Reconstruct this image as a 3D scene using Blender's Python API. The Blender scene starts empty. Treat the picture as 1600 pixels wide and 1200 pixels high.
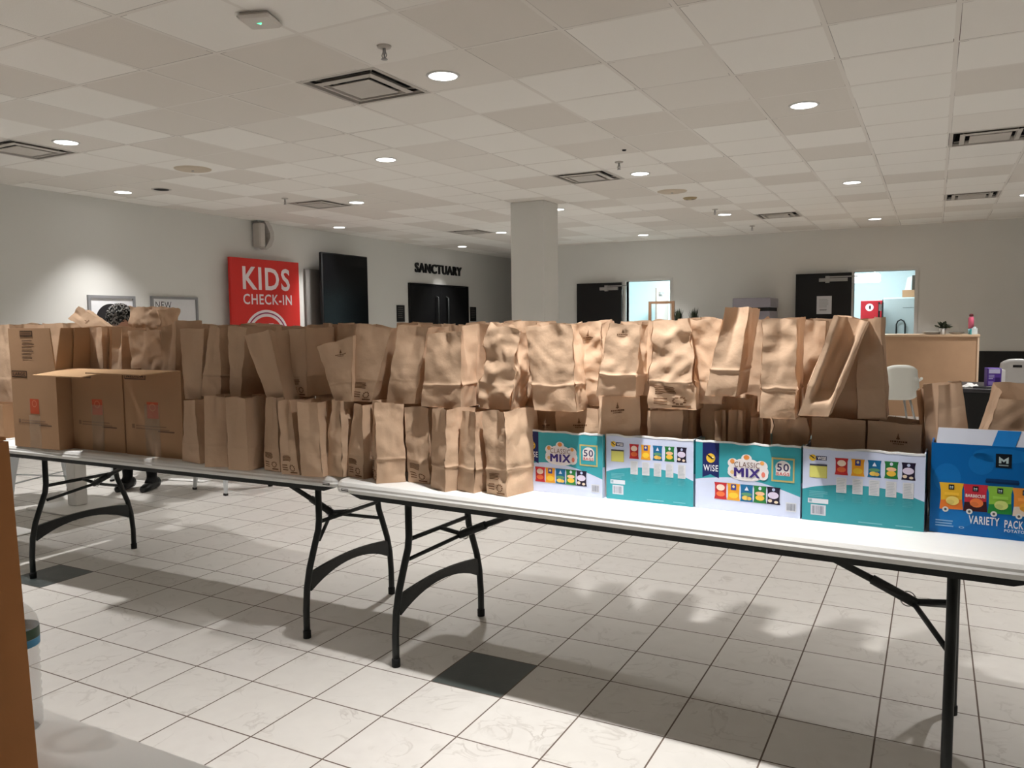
import bpy, bmesh, math, random
from mathutils import Vector, Matrix, noise
R = math.radians
scene = bpy.context.scene
COL = scene.collection

# ------------------------------------------------------------------ camera, world, exposure
CAM_H = 1.36
CEIL = 2.846
cam_data = bpy.data.cameras.new('camera')
cam_data.sensor_width = 36.0
cam_data.lens = 28.081
cam_data.clip_start = 0.02
cam = bpy.data.objects.new('camera', cam_data)
COL.objects.link(cam)
_r = Vector((0.884, 0.46725, -0.0109)).normalized()
_f = Vector((-0.46585, 0.88150, -0.07712)).normalized()
_r = (_r - _f * _r.dot(_f)).normalized()
_u = _r.cross(_f)
cam.matrix_world = Matrix(((_r.x, _u.x, -_f.x, 0.0), (_r.y, _u.y, -_f.y, 0.0), (_r.z, _u.z, -_f.z, CAM_H), (0, 0, 0, 1)))
scene.camera = cam

world = bpy.data.worlds.new('world')
scene.world = world
world.use_nodes = True
world.node_tree.nodes['Background'].inputs[0].default_value = (1.0, 0.95, 0.9, 1)
world.node_tree.nodes['Background'].inputs[1].default_value = 0.02

scene.view_settings.view_transform = 'Standard'
scene.view_settings.look = 'None'
scene.view_settings.gamma = 1.0
scene.view_settings.use_curve_mapping = False
scene.view_settings.exposure = 0.0
LAMP_W = 288.0            # watts of each recessed downlight
LAMP_COL = (1.0, 0.985, 0.975)

# ------------------------------------------------------------------ materials
def srgb(r, g, b):
    def f(c):
        c /= 255.0
        return c / 12.92 if c <= 0.04045 else ((c + 0.055) / 1.055) ** 2.4
    return (f(r), f(g), f(b), 1.0)

MATS = {}
def mat(name, col, rough=0.6, metal=0.0, spec=0.5, var=0.06, scale=18.0, bump=0.0, bscale=60.0, transl=0.0, coat=0.0, emit=None, estr=0.0, trans=0.0, ior=1.45, alpha=1.0):
    if name in MATS:
        return MATS[name]
    m = bpy.data.materials.new(name)
    m.use_nodes = True
    nt = m.node_tree
    b = nt.nodes['Principled BSDF']
    b.inputs['Roughness'].default_value = rough
    b.inputs['Metallic'].default_value = metal
    b.inputs['Specular IOR Level'].default_value = spec
    b.inputs['Coat Weight'].default_value = coat
    b.inputs['Transmission Weight'].default_value = trans
    b.inputs['IOR'].default_value = ior
    b.inputs['Alpha'].default_value = alpha
    tc = nt.nodes.new('ShaderNodeTexCoord')
    n = nt.nodes.new('ShaderNodeTexNoise')
    n.inputs['Scale'].default_value = scale
    n.inputs['Detail'].default_value = 4
    nt.links.new(tc.outputs['Object'], n.inputs['Vector'])
    ramp = nt.nodes.new('ShaderNodeMix')
    ramp.data_type = 'RGBA'
    c = col if len(col) == 4 else srgb(*col)
    ramp.inputs[6].default_value = tuple(max(0, x * (1 - var)) for x in c[:3]) + (1,)
    ramp.inputs[7].default_value = tuple(min(1, x * (1 + var)) for x in c[:3]) + (1,)
    nt.links.new(n.outputs['Fac'], ramp.inputs[0])
    nt.links.new(ramp.outputs[2], b.inputs['Base Color'])
    if bump > 0:
        n2 = nt.nodes.new('ShaderNodeTexNoise')
        n2.inputs['Scale'].default_value = bscale
        n2.inputs['Detail'].default_value = 5
        nt.links.new(tc.outputs['Object'], n2.inputs['Vector'])
        bp = nt.nodes.new('ShaderNodeBump')
        bp.inputs['Strength'].default_value = bump
        bp.inputs['Distance'].default_value = 0.01
        nt.links.new(n2.outputs['Fac'], bp.inputs['Height'])
        nt.links.new(bp.outputs['Normal'], b.inputs['Normal'])
    if emit is not None:
        b.inputs['Emission Color'].default_value = emit
        b.inputs['Emission Strength'].default_value = estr
    if transl > 0:
        t = nt.nodes.new('ShaderNodeBsdfTranslucent')
        nt.links.new(ramp.outputs[2], t.inputs['Color'])
        mx = nt.nodes.new('ShaderNodeMixShader')
        mx.inputs[0].default_value = transl
        nt.links.new(b.outputs[0], mx.inputs[1])
        nt.links.new(t.outputs[0], mx.inputs[2])
        nt.links.new(mx.outputs[0], nt.nodes['Material Output'].inputs['Surface'])
    MATS[name] = m
    return m

def ink(r, g, b):
    return mat('ink_%d_%d_%d' % (r, g, b), (r, g, b), rough=0.45, spec=0.35, var=0.03, scale=40)

KRAFT = mat('kraft_paper', (208, 177, 148), rough=0.75, spec=0.3, var=0.05, scale=9, bump=0.35, bscale=22, transl=0.14)
KRAFT_PRINT = mat('brown_print', (118, 86, 62), rough=0.8, spec=0.1, var=0.3, scale=120)
CARD = mat('corrugated_card', (174, 138, 106), rough=0.85, spec=0.2, var=0.05, scale=7, bump=0.05, bscale=60)
CARD_IN = mat('card_inner', (190, 155, 118), rough=0.85, spec=0.2, var=0.05)
CARD_FG = mat('near_card', (200, 138, 90), rough=0.85, spec=0.2, var=0.06, scale=5, bump=0.04)
TAPE = mat('clear_tape', (196, 176, 152), rough=0.15, spec=0.8, var=0.5, scale=45, bump=0.9, bscale=26, alpha=0.30)
WALL = mat('wall_paint', (219, 218, 213), rough=0.9, spec=0.2, var=0.012, scale=3, bump=0.03, bscale=90)
TABLE_WHITE = mat('blow_moulded_white', (226, 225, 221), rough=0.42, spec=0.45, var=0.02, scale=30, bump=0.06, bscale=180)
STEEL_DARK = mat('dark_hammered_steel', (38, 40, 39), rough=0.45, metal=0.3, spec=0.5, var=0.15, scale=60, bump=0.06, bscale=120)
RUBBER = mat('black_rubber', (14, 14, 14), rough=0.7, var=0.1)
ZINC = mat('zinc_plate', (170, 170, 168), rough=0.3, metal=0.9, var=0.1)
WHITE_METAL = mat('white_enamel', (222, 226, 228), rough=0.35, spec=0.5, var=0.03)
BLACK_DOOR = mat('black_door_paint', (12, 12, 13), rough=0.45, spec=0.4, var=0.1)
TRIM_WHITE = mat('white_trim', (214, 213, 209), rough=0.5, var=0.02)
PLY = mat('birch_ply', (196, 160, 128), rough=0.6, spec=0.3, var=0.10, scale=5)
WHITE = mat('white_plain', (228, 226, 222), rough=0.5, var=0.02)
VENT_WHITE = mat('vent_enamel', (190, 184, 176), rough=0.5, var=0.04)
DARK_VOID = mat('dark_duct', (30, 28, 27), rough=0.9, var=0.3)
LED = mat('lit_lens', (255, 255, 255), rough=0.5, emit=(1, 0.98, 0.95, 1), estr=9.0)
GLOSS_BLACK = mat('gloss_black_screen', (5, 5, 6), rough=0.2, spec=0.18, var=0.1)
BLACK = mat('matte_black', (16, 16, 16), rough=0.6, var=0.12)
SKIN = mat('skin', (186, 138, 112), rough=0.55, spec=0.4, var=0.05)
LEAF = mat('leaf_green', (52, 62, 40), rough=0.55, var=0.3, scale=30)

# ------------------------------------------------------------------ mesh helpers
class MB:
    def __init__(self):
        self.v = []; self.f = []; self.m = []; self.sm = []
    def add(self, verts, faces, mi=0, smooth=False):
        o = len(self.v)
        self.v += [tuple(x) for x in verts]
        for f in faces:
            self.f.append(tuple(i + o for i in f)); self.m.append(mi); self.sm.append(smooth)
        return self
    def hexa(self, c, mi=0):
        # c: 4 bottom corners (ccw seen from above) then 4 top corners
        return self.add(c, [(3, 2, 1, 0), (4, 5, 6, 7), (0, 1, 5, 4), (1, 2, 6, 5), (2, 3, 7, 6), (3, 0, 4, 7)], mi)
    def box(self, x0, x1, y0, y1, z0, z1, mi=0):
        return self.hexa([(x0, y0, z0), (x1, y0, z0), (x1, y1, z0), (x0, y1, z0), (x0, y0, z1), (x1, y0, z1), (x1, y1, z1), (x0, y1, z1)], mi)
    def bbox(self, x0, x1, y0, y1, z0, z1, b=0.004, mi=0):
        # box with chamfered vertical and horizontal edges
        xs = (x0 + b, x1 - b); ys = (y0 + b, y1 - b)
        def ring(x0, x1, y0, y1, z, b):
            return [(x0 + b, y0, z), (x1 - b, y0, z), (x1, y0 + b, z), (x1, y1 - b, z), (x1 - b, y1, z), (x0 + b, y1, z), (x0, y1 - b, z), (x0, y0 + b, z)]
        rings = [ring(x0 + b, x1 - b, y0 + b, y1 - b, z0, b * .6), ring(x0, x1, y0, y1, z0 + b, b), ring(x0, x1, y0, y1, z1 - b, b), ring(x0 + b, x1 - b, y0 + b, y1 - b, z1, b * .6)]
        return self.loft(rings, mi, caps=True)
    def loft(self, rings, mi=0, caps=True, smooth=False, closed=True):
        n = len(rings[0]); vs = [p for r in rings for p in r]; fs = []
        for k in range(len(rings) - 1):
            for i in range(n if closed else n - 1):
                j = (i + 1) % n
                fs.append((k * n + i, k * n + j, (k + 1) * n + j, (k + 1) * n + i))
        self.add(vs, fs, mi, smooth)
        if caps:
            o = len(self.v) - len(vs)
            self.f.append(tuple(o + i for i in reversed(range(n)))); self.m.append(mi); self.sm.append(False)
            o2 = o + (len(rings) - 1) * n
            self.f.append(tuple(o2 + i for i in range(n))); self.m.append(mi); self.sm.append(False)
        return self
    def tube(self, pts, r, n=10, mi=0, flat=None, smooth=True):
        pts = [Vector(p) for p in pts]; rings = []
        rr = r if isinstance(r, (list, tuple)) else [r] * len(pts)
        prev = None
        for i, p in enumerate(pts):
            d = (pts[min(i + 1, len(pts) - 1)] - pts[max(i - 1, 0)]).normalized()
            if prev is None:
                a = Vector((0, 0, 1)) if abs(d.z) < 0.9 else Vector((1, 0, 0))
                a = (a - d * a.dot(d)).normalized()
            else:
                a = (prev - d * prev.dot(d)).normalized()
            prev = a
            b = d.cross(a)
            rings.append([p + (a * math.cos(t) + b * math.sin(t)) * rr[i] for t in [2 * math.pi * k / n for k in range(n)]])
        return self.loft(rings, mi, True, smooth)
    def lathe(self, prof, c=(0, 0, 0), n=20, mi=0, smooth=True, caps=True):
        rings = [[(c[0] + r * math.cos(2 * math.pi * k / n), c[1] + r * math.sin(2 * math.pi * k / n), c[2] + z) for k in range(n)] for r, z in prof]
        return self.loft(rings, mi, caps, smooth)
    def prism(self, poly, O, U, V, N, d, mi=0):
        # polygon in the plane O+uU+vV, thickness d along N
        O = Vector(O); U = Vector(U); V = Vector(V); N = Vector(N)
        a = [O + U * p[0] + V * p[1] for p in poly]; b = [p + N * d for p in a]; n = len(a)
        fs = [tuple(reversed(range(n))), tuple(range(n, 2 * n))] + [(i, (i + 1) % n, n + (i + 1) % n, n + i) for i in range(n)]
        return self.add(a + b, fs, mi)
    def build(self, name, mats, parent=None, loc=None):
        me = bpy.data.meshes.new(name)
        me.from_pydata(self.v, [], self.f)
        if not isinstance(mats, (list, tuple)):
            mats = [mats]
        for m in mats:
            me.materials.append(m)
        me.polygons.foreach_set('material_index', self.m)
        me.polygons.foreach_set('use_smooth', self.sm)
        me.validate(); me.update()
        bm = bmesh.new(); bm.from_mesh(me)
        bmesh.ops.recalc_face_normals(bm, faces=bm.faces) if getattr(self, 'recalc', True) else None
        bm.to_mesh(me); bm.free()
        o = bpy.data.objects.new(name, me)
        COL.objects.link(o)
        if parent is not None:
            o.parent = parent
        if loc is not None:
            o.location = loc
        return o

def tag(o, label, cat, group=None):
    o['label'] = label; o['category'] = cat
    if group: o['group'] = group
    return o
def thing(name, label, cat, loc=(0, 0, 0), rz=0.0, group=None):
    o = bpy.data.objects.new(name, None)
    o.empty_display_size = 0.05
    COL.objects.link(o)
    o.location = loc; o.rotation_euler = (0, 0, rz)
    return tag(o, label, cat, group)
def struct(o):
    o['kind'] = 'structure'
    return o
def dup(root, loc, rz, label, group=None, cat=None):
    r = root.copy(); COL.objects.link(r); r.location = loc; r.rotation_euler = (0, 0, rz)
    r['label'] = label
    if cat: r['category'] = cat
    if group: r['group'] = group
    for ch in list(root.children):
        c = ch.copy(); COL.objects.link(c); c.parent = r
        for g in list(ch.children):
            d = g.copy(); COL.objects.link(d); d.parent = c
    return r

_TEXT = {}
def text_geo(s, bold=0.0):
    k = (s, bold)
    if k in _TEXT: return _TEXT[k]
    cu = bpy.data.curves.new('t', 'FONT'); cu.body = s; cu.size = 1.0; cu.offset = bold; cu.resolution_u = 3; cu.space_character = 1.12
    o = bpy.data.objects.new('t', cu); COL.objects.link(o)
    dg = bpy.context.evaluated_depsgraph_get()
    me = bpy.data.meshes.new_from_object(o.evaluated_get(dg))
    vs = [(v.co.x, v.co.y) for v in me.vertices]; fs = [tuple(p.vertices) for p in me.polygons]
    bpy.data.objects.remove(o); bpy.data.curves.remove(cu); bpy.data.meshes.remove(me)
    x0 = min(v[0] for v in vs); x1 = max(v[0] for v in vs); y0 = min(v[1] for v in vs); y1 = max(v[1] for v in vs)
    vs = [((x - x0) / (x1 - x0), (y - y0) / (y1 - y0)) for x, y in vs]
    _TEXT[k] = (vs, fs)
    return _TEXT[k]

class Art:
    """flat print on a plane: layers of coloured shapes, each a hair above the one below"""
    def __init__(self, O, U, V, N, step=0.00035):
        self.O = Vector(O); self.U = Vector(U); self.V = Vector(V); self.N = Vector(N)
        self.mb = MB(); self.mb.recalc = False; self.mats = []; self.k = 1; self.step = step
    def mi(self, c):
        m = c if not isinstance(c, tuple) else ink(*c)
        if m not in self.mats: self.mats.append(m)
        return self.mats.index(m)
    def P(self, u, v, k): return self.O + self.U * u + self.V * v + self.N * (self.step * k)
    def poly(self, pts, c, k=1):
        n = len(pts); a = sum(pts[i][0] * pts[(i + 1) % n][1] - pts[(i + 1) % n][0] * pts[i][1] for i in range(n))
        if a < 0: pts = pts[::-1]
        self.mb.add([self.P(u, v, k) for u, v in pts], [tuple(range(n))], self.mi(c))
    def rect(self, u0, v0, u1, v1, c, k=1): self.poly([(u0, v0), (u1, v0), (u1, v1), (u0, v1)], c, k)
    def ell(self, u, v, ru, rv, c, k=1, n=18): self.poly([(u + ru * math.cos(2 * math.pi * i / n), v + rv * math.sin(2 * math.pi * i / n)) for i in range(n)], c, k)
    def ring(self, u, v, ru, rv, t, c, k=1, n=40):
        # annulus; t = inner/outer ratio
        vs = []; fs = []
        for i in range(n):
            a = 2 * math.pi * i / n
            vs += [self.P(u + ru * math.cos(a), v + rv * math.sin(a), k), self.P(u + ru * t * math.cos(a), v + rv * t * math.sin(a), k)]
            j = (i + 1) % n
            fs.append((2 * i + 1, 2 * i, 2 * j, 2 * j + 1))
        self.mb.add(vs, fs, self.mi(c))
    def text(self, s, u0, v0, u1, v1, c, k=2, bold=0.0):
        vs, fs = text_geo(s, bold)
        self.mb.add([self.P(u0 + (u1 - u0) * x, v0 + (v1 - v0) * y, k) for x, y in vs], fs, self.mi(c))
    def lines(self, u0, v0, u1, v1, n, c, k=2, seed=0, fill=0.55):
        rnd = random.Random(seed); h = (v1 - v0) / n
        for i in range(n):
            a = v1 - (i + 1) * h + h * (1 - fill) / 2
            self.rect(u0, a, u0 + (u1 - u0) * rnd.uniform(.75, 1), a + h * fill, c, k)
    def build(self, name, parent=None): return self.mb.build(name, self.mats, parent)

# ------------------------------------------------------------------ room shell
TX, TY, GX, GY = 0.59704, 0.6096, -1.7264, 3.8448      # ceiling grid pitch and origin
FT, FX, FY = 0.30527, -1.3572, 2.7600                   # floor tile pitch and origin
WX = lambda y: -8.585 - (y - 4.964) * 0.020246          # plane of the left wall
WROT = math.atan(0.020246)

def math_node(nt, op, a, b=None, clamp=False):
    n = nt.nodes.new('ShaderNodeMath'); n.operation = op; n.use_clamp = clamp
    for i, x in enumerate((a, b)):
        if x is None: continue
        if isinstance(x, (int, float)): n.inputs[i].default_value = x
        else: nt.links.new(x, n.inputs[i])
    return n.outputs[0]
def mix_col(nt, fac, a, b):
    n = nt.nodes.new('ShaderNodeMix'); n.data_type = 'RGBA'
    if isinstance(fac, (int, float)): n.inputs[0].default_value = fac
    else: nt.links.new(fac, n.inputs[0])
    for i, x in ((6, a), (7, b)):
        if isinstance(x, tuple): n.inputs[i].default_value = x
        else: nt.links.new(x, n.inputs[i])
    return n.outputs[2]
def cells(nt, px, py, ox, oy):
    g = nt.nodes.new('ShaderNodeNewGeometry'); s = nt.nodes.new('ShaderNodeSeparateXYZ')
    nt.links.new(g.outputs['Position'], s.inputs[0])
    u = math_node(nt, 'DIVIDE', math_node(nt, 'SUBTRACT', s.outputs[0], ox), px)
    v = math_node(nt, 'DIVIDE', math_node(nt, 'SUBTRACT', s.outputs[1], oy), py)
    iu = math_node(nt, 'FLOOR', u); iv = math_node(nt, 'FLOOR', v)
    fu = math_node(nt, 'FRACT', u); fv = math_node(nt, 'FRACT', v)
    du = math_node(nt, 'MULTIPLY', math_node(nt, 'MINIMUM', fu, math_node(nt, 'SUBTRACT', 1.0, fu)), px)
    dv = math_node(nt, 'MULTIPLY', math_node(nt, 'MINIMUM', fv, math_node(nt, 'SUBTRACT', 1.0, fv)), py)
    cb = nt.nodes.new('ShaderNodeCombineXYZ'); nt.links.new(iu, cb.inputs[0]); nt.links.new(iv, cb.inputs[1])
    wn = nt.nodes.new('ShaderNodeTexWhiteNoise'); wn.noise_dimensions = '3D'; nt.links.new(cb.outputs[0], wn.inputs['Vector'])
    return g, iu, iv, math_node(nt, 'MINIMUM', du, dv), wn, fu, fv

def ceiling_material():
    m = bpy.data.materials.new('acoustic_ceiling'); m.use_nodes = True; nt = m.node_tree
    b = nt.nodes['Principled BSDF']; b.inputs['Roughness'].default_value = 0.95; b.inputs['Specular IOR Level'].default_value = 0.1
    g, iu, iv, d, wn, fu, fv = cells(nt, TX, TY, GX, GY)
    ramp = nt.nodes.new('ShaderNodeValToRGB'); ramp.color_ramp.interpolation = 'LINEAR'
    e = ramp.color_ramp.elements
    e[0].position = 0.30; e[0].color = srgb(222, 216, 208); e[1].position = 0.5; e[1].color = srgb(240, 236, 230)
    nt.links.new(wn.outputs['Value'], ramp.inputs[0])
    hue = mix_col(nt, math_node(nt, 'MULTIPLY', wn.outputs['Value'], 0.35), ramp.outputs[0], srgb(232, 231, 224))
    fine = nt.nodes.new('ShaderNodeTexNoise'); fine.inputs['Scale'].default_value = 160; nt.links.new(g.outputs['Position'], fine.inputs['Vector'])
    tbar = math_node(nt, 'LESS_THAN', d, 0.012)
    seam = math_node(nt, 'MULTIPLY', math_node(nt, 'LESS_THAN', d, 0.0155), math_node(nt, 'GREATER_THAN', d, 0.012))
    # seams read on two sides of each tile only, where the tile sits a little low on its bar
    w2 = nt.nodes.new('ShaderNodeTexNoise'); w2.inputs['Scale'].default_value = 1.3; nt.links.new(g.outputs['Position'], w2.inputs['Vector'])
    side = math_node(nt, 'MAXIMUM', math_node(nt, 'LESS_THAN', fu, 0.1), math_node(nt, 'GREATER_THAN', fv, 0.9))
    open_ = math_node(nt, 'MULTIPLY', math_node(nt, 'SUBTRACT', w2.outputs['Fac'], 0.36), 4.0, True)
    seam = math_node(nt, 'MULTIPLY', math_node(nt, 'MULTIPLY', seam, side), open_)
    c = mix_col(nt, tbar, hue, srgb(228, 223, 216))
    c = mix_col(nt, seam, c, srgb(110, 100, 92))
    nt.links.new(c, b.inputs['Base Color'])
    bp = nt.nodes.new('ShaderNodeBump'); bp.inputs['Strength'].default_value = 0.15; bp.inputs['Distance'].default_value = 0.004
    nt.links.new(fine.outputs['Fac'], bp.inputs['Height'])
    nt.links.new(bp.outputs['Normal'], b.inputs['Normal'])
    return m

def floor_material():
    m = bpy.data.materials.new('floor_tiles'); m.use_nodes = True; nt = m.node_tree
    b = nt.nodes['Principled BSDF']; b.inputs['Specular IOR Level'].default_value = 0.4
    g, iu, iv, d, wn, fu, fv = cells(nt, FT, FT, FX, FY)
    off = nt.nodes.new('ShaderNodeVectorMath'); off.operation = 'MULTIPLY_ADD'
    nt.links.new(wn.outputs['Color'], off.inputs[0]); off.inputs[1].default_value = (7, 7, 7); nt.links.new(g.outputs['Position'], off.inputs[2])
    n1 = nt.nodes.new('ShaderNodeTexNoise'); n1.inputs['Scale'].default_value = 5; n1.inputs['Detail'].default_value = 8; n1.inputs['Distortion'].default_value = 1.3
    nt.links.new(off.outputs[0], n1.inputs['Vector'])
    vein = math_node(nt, 'ABSOLUTE', math_node(nt, 'SUBTRACT', n1.outputs['Fac'], 0.5))
    vein = math_node(nt, 'SUBTRACT', 1.0, math_node(nt, 'MULTIPLY', vein, 42.0), True)
    n3 = nt.nodes.new('ShaderNodeTexNoise'); n3.inputs['Scale'].default_value = 6.5; nt.links.new(off.outputs[0], n3.inputs['Vector'])
    vein = math_node(nt, 'MULTIPLY', vein, math_node(nt, 'MULTIPLY', math_node(nt, 'SUBTRACT', n3.outputs['Fac'], 0.42), 3.0, True))
    n2 = nt.nodes.new('ShaderNodeTexNoise'); n2.inputs['Scale'].default_value = 14; n2.inputs['Detail'].default_value = 6; nt.links.new(off.outputs[0], n2.inputs['Vector'])
    base = mix_col(nt, n2.outputs['Fac'], srgb(192, 187, 181), srgb(207, 203, 197))
    base = mix_col(nt, math_node(nt, 'MULTIPLY', wn.outputs['Value'], 0.25), base, srgb(196, 193, 184))
    base = mix_col(nt, math_node(nt, 'MULTIPLY', vein, 0.55), base, srgb(146, 137, 128))
    # every ninth tile, both ways, is a dark one
    md = lambda x: math_node(nt, 'COMPARE', math_node(nt, 'SUBTRACT', x, math_node(nt, 'MULTIPLY', math_node(nt, 'FLOOR', math_node(nt, 'DIVIDE', math_node(nt, 'ADD', x, 0.5), 9.0)), 9.0)), 8.0)
    dark = math_node(nt, 'MULTIPLY', md(iu), md(iv))
    base = mix_col(nt, dark, base, srgb(62, 68, 66))
    grout = math_node(nt, 'LESS_THAN', d, 0.0028)
    base = mix_col(nt, grout, base, srgb(92, 78, 68))
    nt.links.new(base, b.inputs['Base Color'])
    nt.links.new(math_node(nt, 'ADD', math_node(nt, 'MULTIPLY', n2.outputs['Fac'], 0.12), math_node(nt, 'MULTIPLY_ADD' if False else 'ADD', math_node(nt, 'MULTIPLY', grout, 0.35), 0.38)), b.inputs['Roughness'])
    bp = nt.nodes.new('ShaderNodeBump'); bp.inputs['Strength'].default_value = 0.35; bp.inputs['Distance'].default_value = 0.004
    hgt = math_node(nt, 'SUBTRACT', math_node(nt, 'MULTIPLY', n1.outputs['Fac'], 0.6), math_node(nt, 'ADD', math_node(nt, 'MULTIPLY', grout, 1.0), math_node(nt, 'MULTIPLY', vein, 0.35)))
    nt.links.new(hgt, bp.inputs['Height']); nt.links.new(bp.outputs['Normal'], b.inputs['Normal'])
    return m

XR, YB, YF, YC = 4.2, -3.2, 14.43, 20.0     # right wall, back wall, far wall, end of the passage
struct(MB().box(-9.6, XR + .2, YB - .2, YC + .2, -0.12, 0.0).build('floor', floor_material()))
VENTS = [(-3, 0), (-9, 0), (-3, 6), (-9, 6), (-9, 12), (-1, 13), (3, 6), (3, 12)]
cm = MB()
for i in range(-13, 11):
    for j in range(-12, 27):
        if (i, j) in VENTS: continue
        x0, y0 = GX + i * TX, GY + j * TY
        cm.box(x0, x0 + TX, y0, y0 + TY, CEIL, CEIL + 0.016)
cm.recalc = False
struct(cm.build('ceiling', ceiling_material()))
struct(MB().hexa([(WX(YB) - .15, YB, 0), (WX(YB), YB, 0), (WX(YC), YC, 0), (WX(YC) - .15, YC, 0), (WX(YB) - .15, YB, CEIL), (WX(YB), YB, CEIL), (WX(YC), YC, CEIL), (WX(YC) - .15, YC, CEIL)]).build('wall_left', WALL))
# far wall with its two door openings
D1 = (-5.16, -4.316, 2.098); D2 = (-1.20, -0.295, 2.128)
w = MB()
w.box(-6.575, D1[0], YF, YF + .14, 0, CEIL); w.box(D1[0], D1[1], YF, YF + .14, D1[2], CEIL)
w.box(D1[1], D2[0], YF, YF + .14, 0, CEIL); w.box(D2[0], D2[1], YF, YF + .14, D2[2], CEIL)
w.box(D2[1], XR, YF, YF + .14, 0, CEIL)
w.box(-6.575, -6.43, YF + .14, YC, 0, CEIL)
struct(w.build('wall_far', WALL))
struct(MB().box(-9.2, -6.43, YC, YC + .14, 0, CEIL).build('wall_passage', WALL))
struct(MB().box(XR, XR + .14, YB, YF, 0, CEIL).build('wall_right', WALL))
struct(MB().box(WX(YB), XR, YB - .14, YB, 0, CEIL).build('wall_back', mat('charcoal_bounce_cut', (52, 50, 50), rough=.9)))  # unseen wall, given a dark colour to cut light bounced onto the bag fronts
# black wainscot on the far wall, right of the counter
struct(MB().box(-0.2, XR, YF - .02, YF, 0.0, 0.832).build('trim_1', BLACK))
struct(MB().hexa([(WX(YB), YB, 0), (WX(YB) + .012, YB, 0), (WX(12.2) + .012, 12.2, 0), (WX(12.2), 12.2, 0), (WX(YB), YB, .1), (WX(YB) + .012, YB, .1), (WX(12.2) + .012, 12.2, .1), (WX(12.2), 12.2, .1)]).build('baseboard_left', BLACK))
# square column
struct(MB().bbox(-4.726, -4.266, 8.95, 9.37, 0, CEIL, .006).build('column', WALL))
# light switchless corner strip by the column: dark edge of the passage corner
struct(MB().box(-6.60, -6.575, YF - .004, YF + .03, 0, 1.95).build('trim_2', BLACK))

# bright side room behind door 1 and the kitchen behind door 2
ROOMW = mat('side_room_paint', (206, 222, 224), rough=0.85, var=0.02)
w = MB()
w.box(-6.4, -2.6, 17.2, 17.3, 0, CEIL); w.box(-2.7, -2.6, YF + .14, 17.2, 0, CEIL); w.box(-6.43, -6.4, YF + .14, 17.2, 0, CEIL)
struct(w.build('wall_side_room', ROOMW))
w = MB()
w.box(-2.6, 2.4, 18.6, 18.7, 0, CEIL); w.box(2.3, 2.4, YF + .14, 18.6, 0, CEIL); w.box(-2.6, -2.55, YF + .14, 18.6, 0, CEIL)
struct(w.build('wall_kitchen', ROOMW))

# door frames (thin, painted like the wall)
def door_frame(n, a, b, z):
    f = MB()
    f.box(a - .05, a, YF - .018, YF + .15, 0, z + .05); f.box(b, b + .05, YF - .018, YF + .15, 0, z + .05); f.box(a, b, YF - .018, YF + .15, z, z + .05)
    return struct(f.build('trim_%d' % n, TRIM_WHITE))
door_frame(3, *D1); door_frame(4, *D2)

def door_leaf(n, x0, x1, z, closer):
    d = struct(MB().bbox(x0, x1, YF - .115, YF - .07, .01, z, .003).build('door_%d' % n, BLACK_DOOR))
    c = MB(); c.box(x1 - closer, x1 - .06, YF - .16, YF - .115, z - .14, z - .085); c.box(x1 - closer + .12, x1 + .12, YF - .15, YF - .135, z - .075, z - .055)
    c.box(x1 - closer + .1, x1 - closer + .16, YF - .165, YF - .11, z - .16, z - .05)
    c.build('door_closer', ZINC, d)
    h = MB(); h.tube([(x0 + .08, YF - .115, 1.0), (x0 + .08, YF - .17, 1.0), (x0 + .2, YF - .17, 1.0)], .01); h.build('door_handle', ZINC, d)
    k = MB()
    for zz in (.25, 1.1, 1.85): k.tube([(x1 + .004, YF - .09, zz), (x1 + .004, YF - .09, zz + .1)], .011, 8)
    k.build('hinges', ZINC, d)
    return d
door_leaf(1, -6.13, -5.22, 2.085, .42)
door2 = door_leaf(2, -2.10, -1.225, 2.118, .5)
ar = Art((-1.76, YF - .1165, 1.44), (.235, 0, 0), (0, 0, .30), (0, -1, 0)); ar.rect(0, 0, 1, 1, (205, 205, 208), 1); ar.lines(.15, .35, .85, .85, 7, (150, 150, 155), 2, 3, .3); ar.lines(.2, .18, .8, .28, 2, (90, 90, 95), 2, 4, .5)
tag(ar.build('paper_notice'), 'white printed paper notice taped to the black door by the kitchen', 'notice')

# sanctuary double door on the left wall
def wall_obj(name, y, z=0.0, label=None, cat=None, group=None):
    return thing(name, label, cat, (WX(y), y, z), WROT, group)
sd = bpy.data.objects.new('door_3', None); COL.objects.link(sd); struct(sd); sd.location = (WX(13.5), 13.5, 0); sd.rotation_euler = (0, 0, WROT)
for s in (-1, 1):
    lf = MB().bbox(.0, .045, min(0.004 * s, s * 1.05), max(0.004 * s, s * 1.05), .01, 2.09, .003).build('door_leaf', BLACK_DOOR, sd)
    MB().tube([(.045, .19 * s, .85), (.1, .19 * s, .87), (.1, .19 * s, 1.86), (.045, .19 * s, 1.88)], .016).build('pull_handle', STEEL_DARK, lf)
f = MB(); f.box(0, .05, -1.1, -1.055, 0, 2.12); f.box(0, .05, 1.055, 1.1, 0, 2.12); f.box(0, .05, -1.055, 1.055, 2.095, 2.12); f.build('door_frame', BLACK_DOOR, sd)
sg = wall_obj('wall_lettering', 13.5, 2.41, 'black raised SANCTUARY letters on the white wall above black double doors', 'sign')
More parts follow.
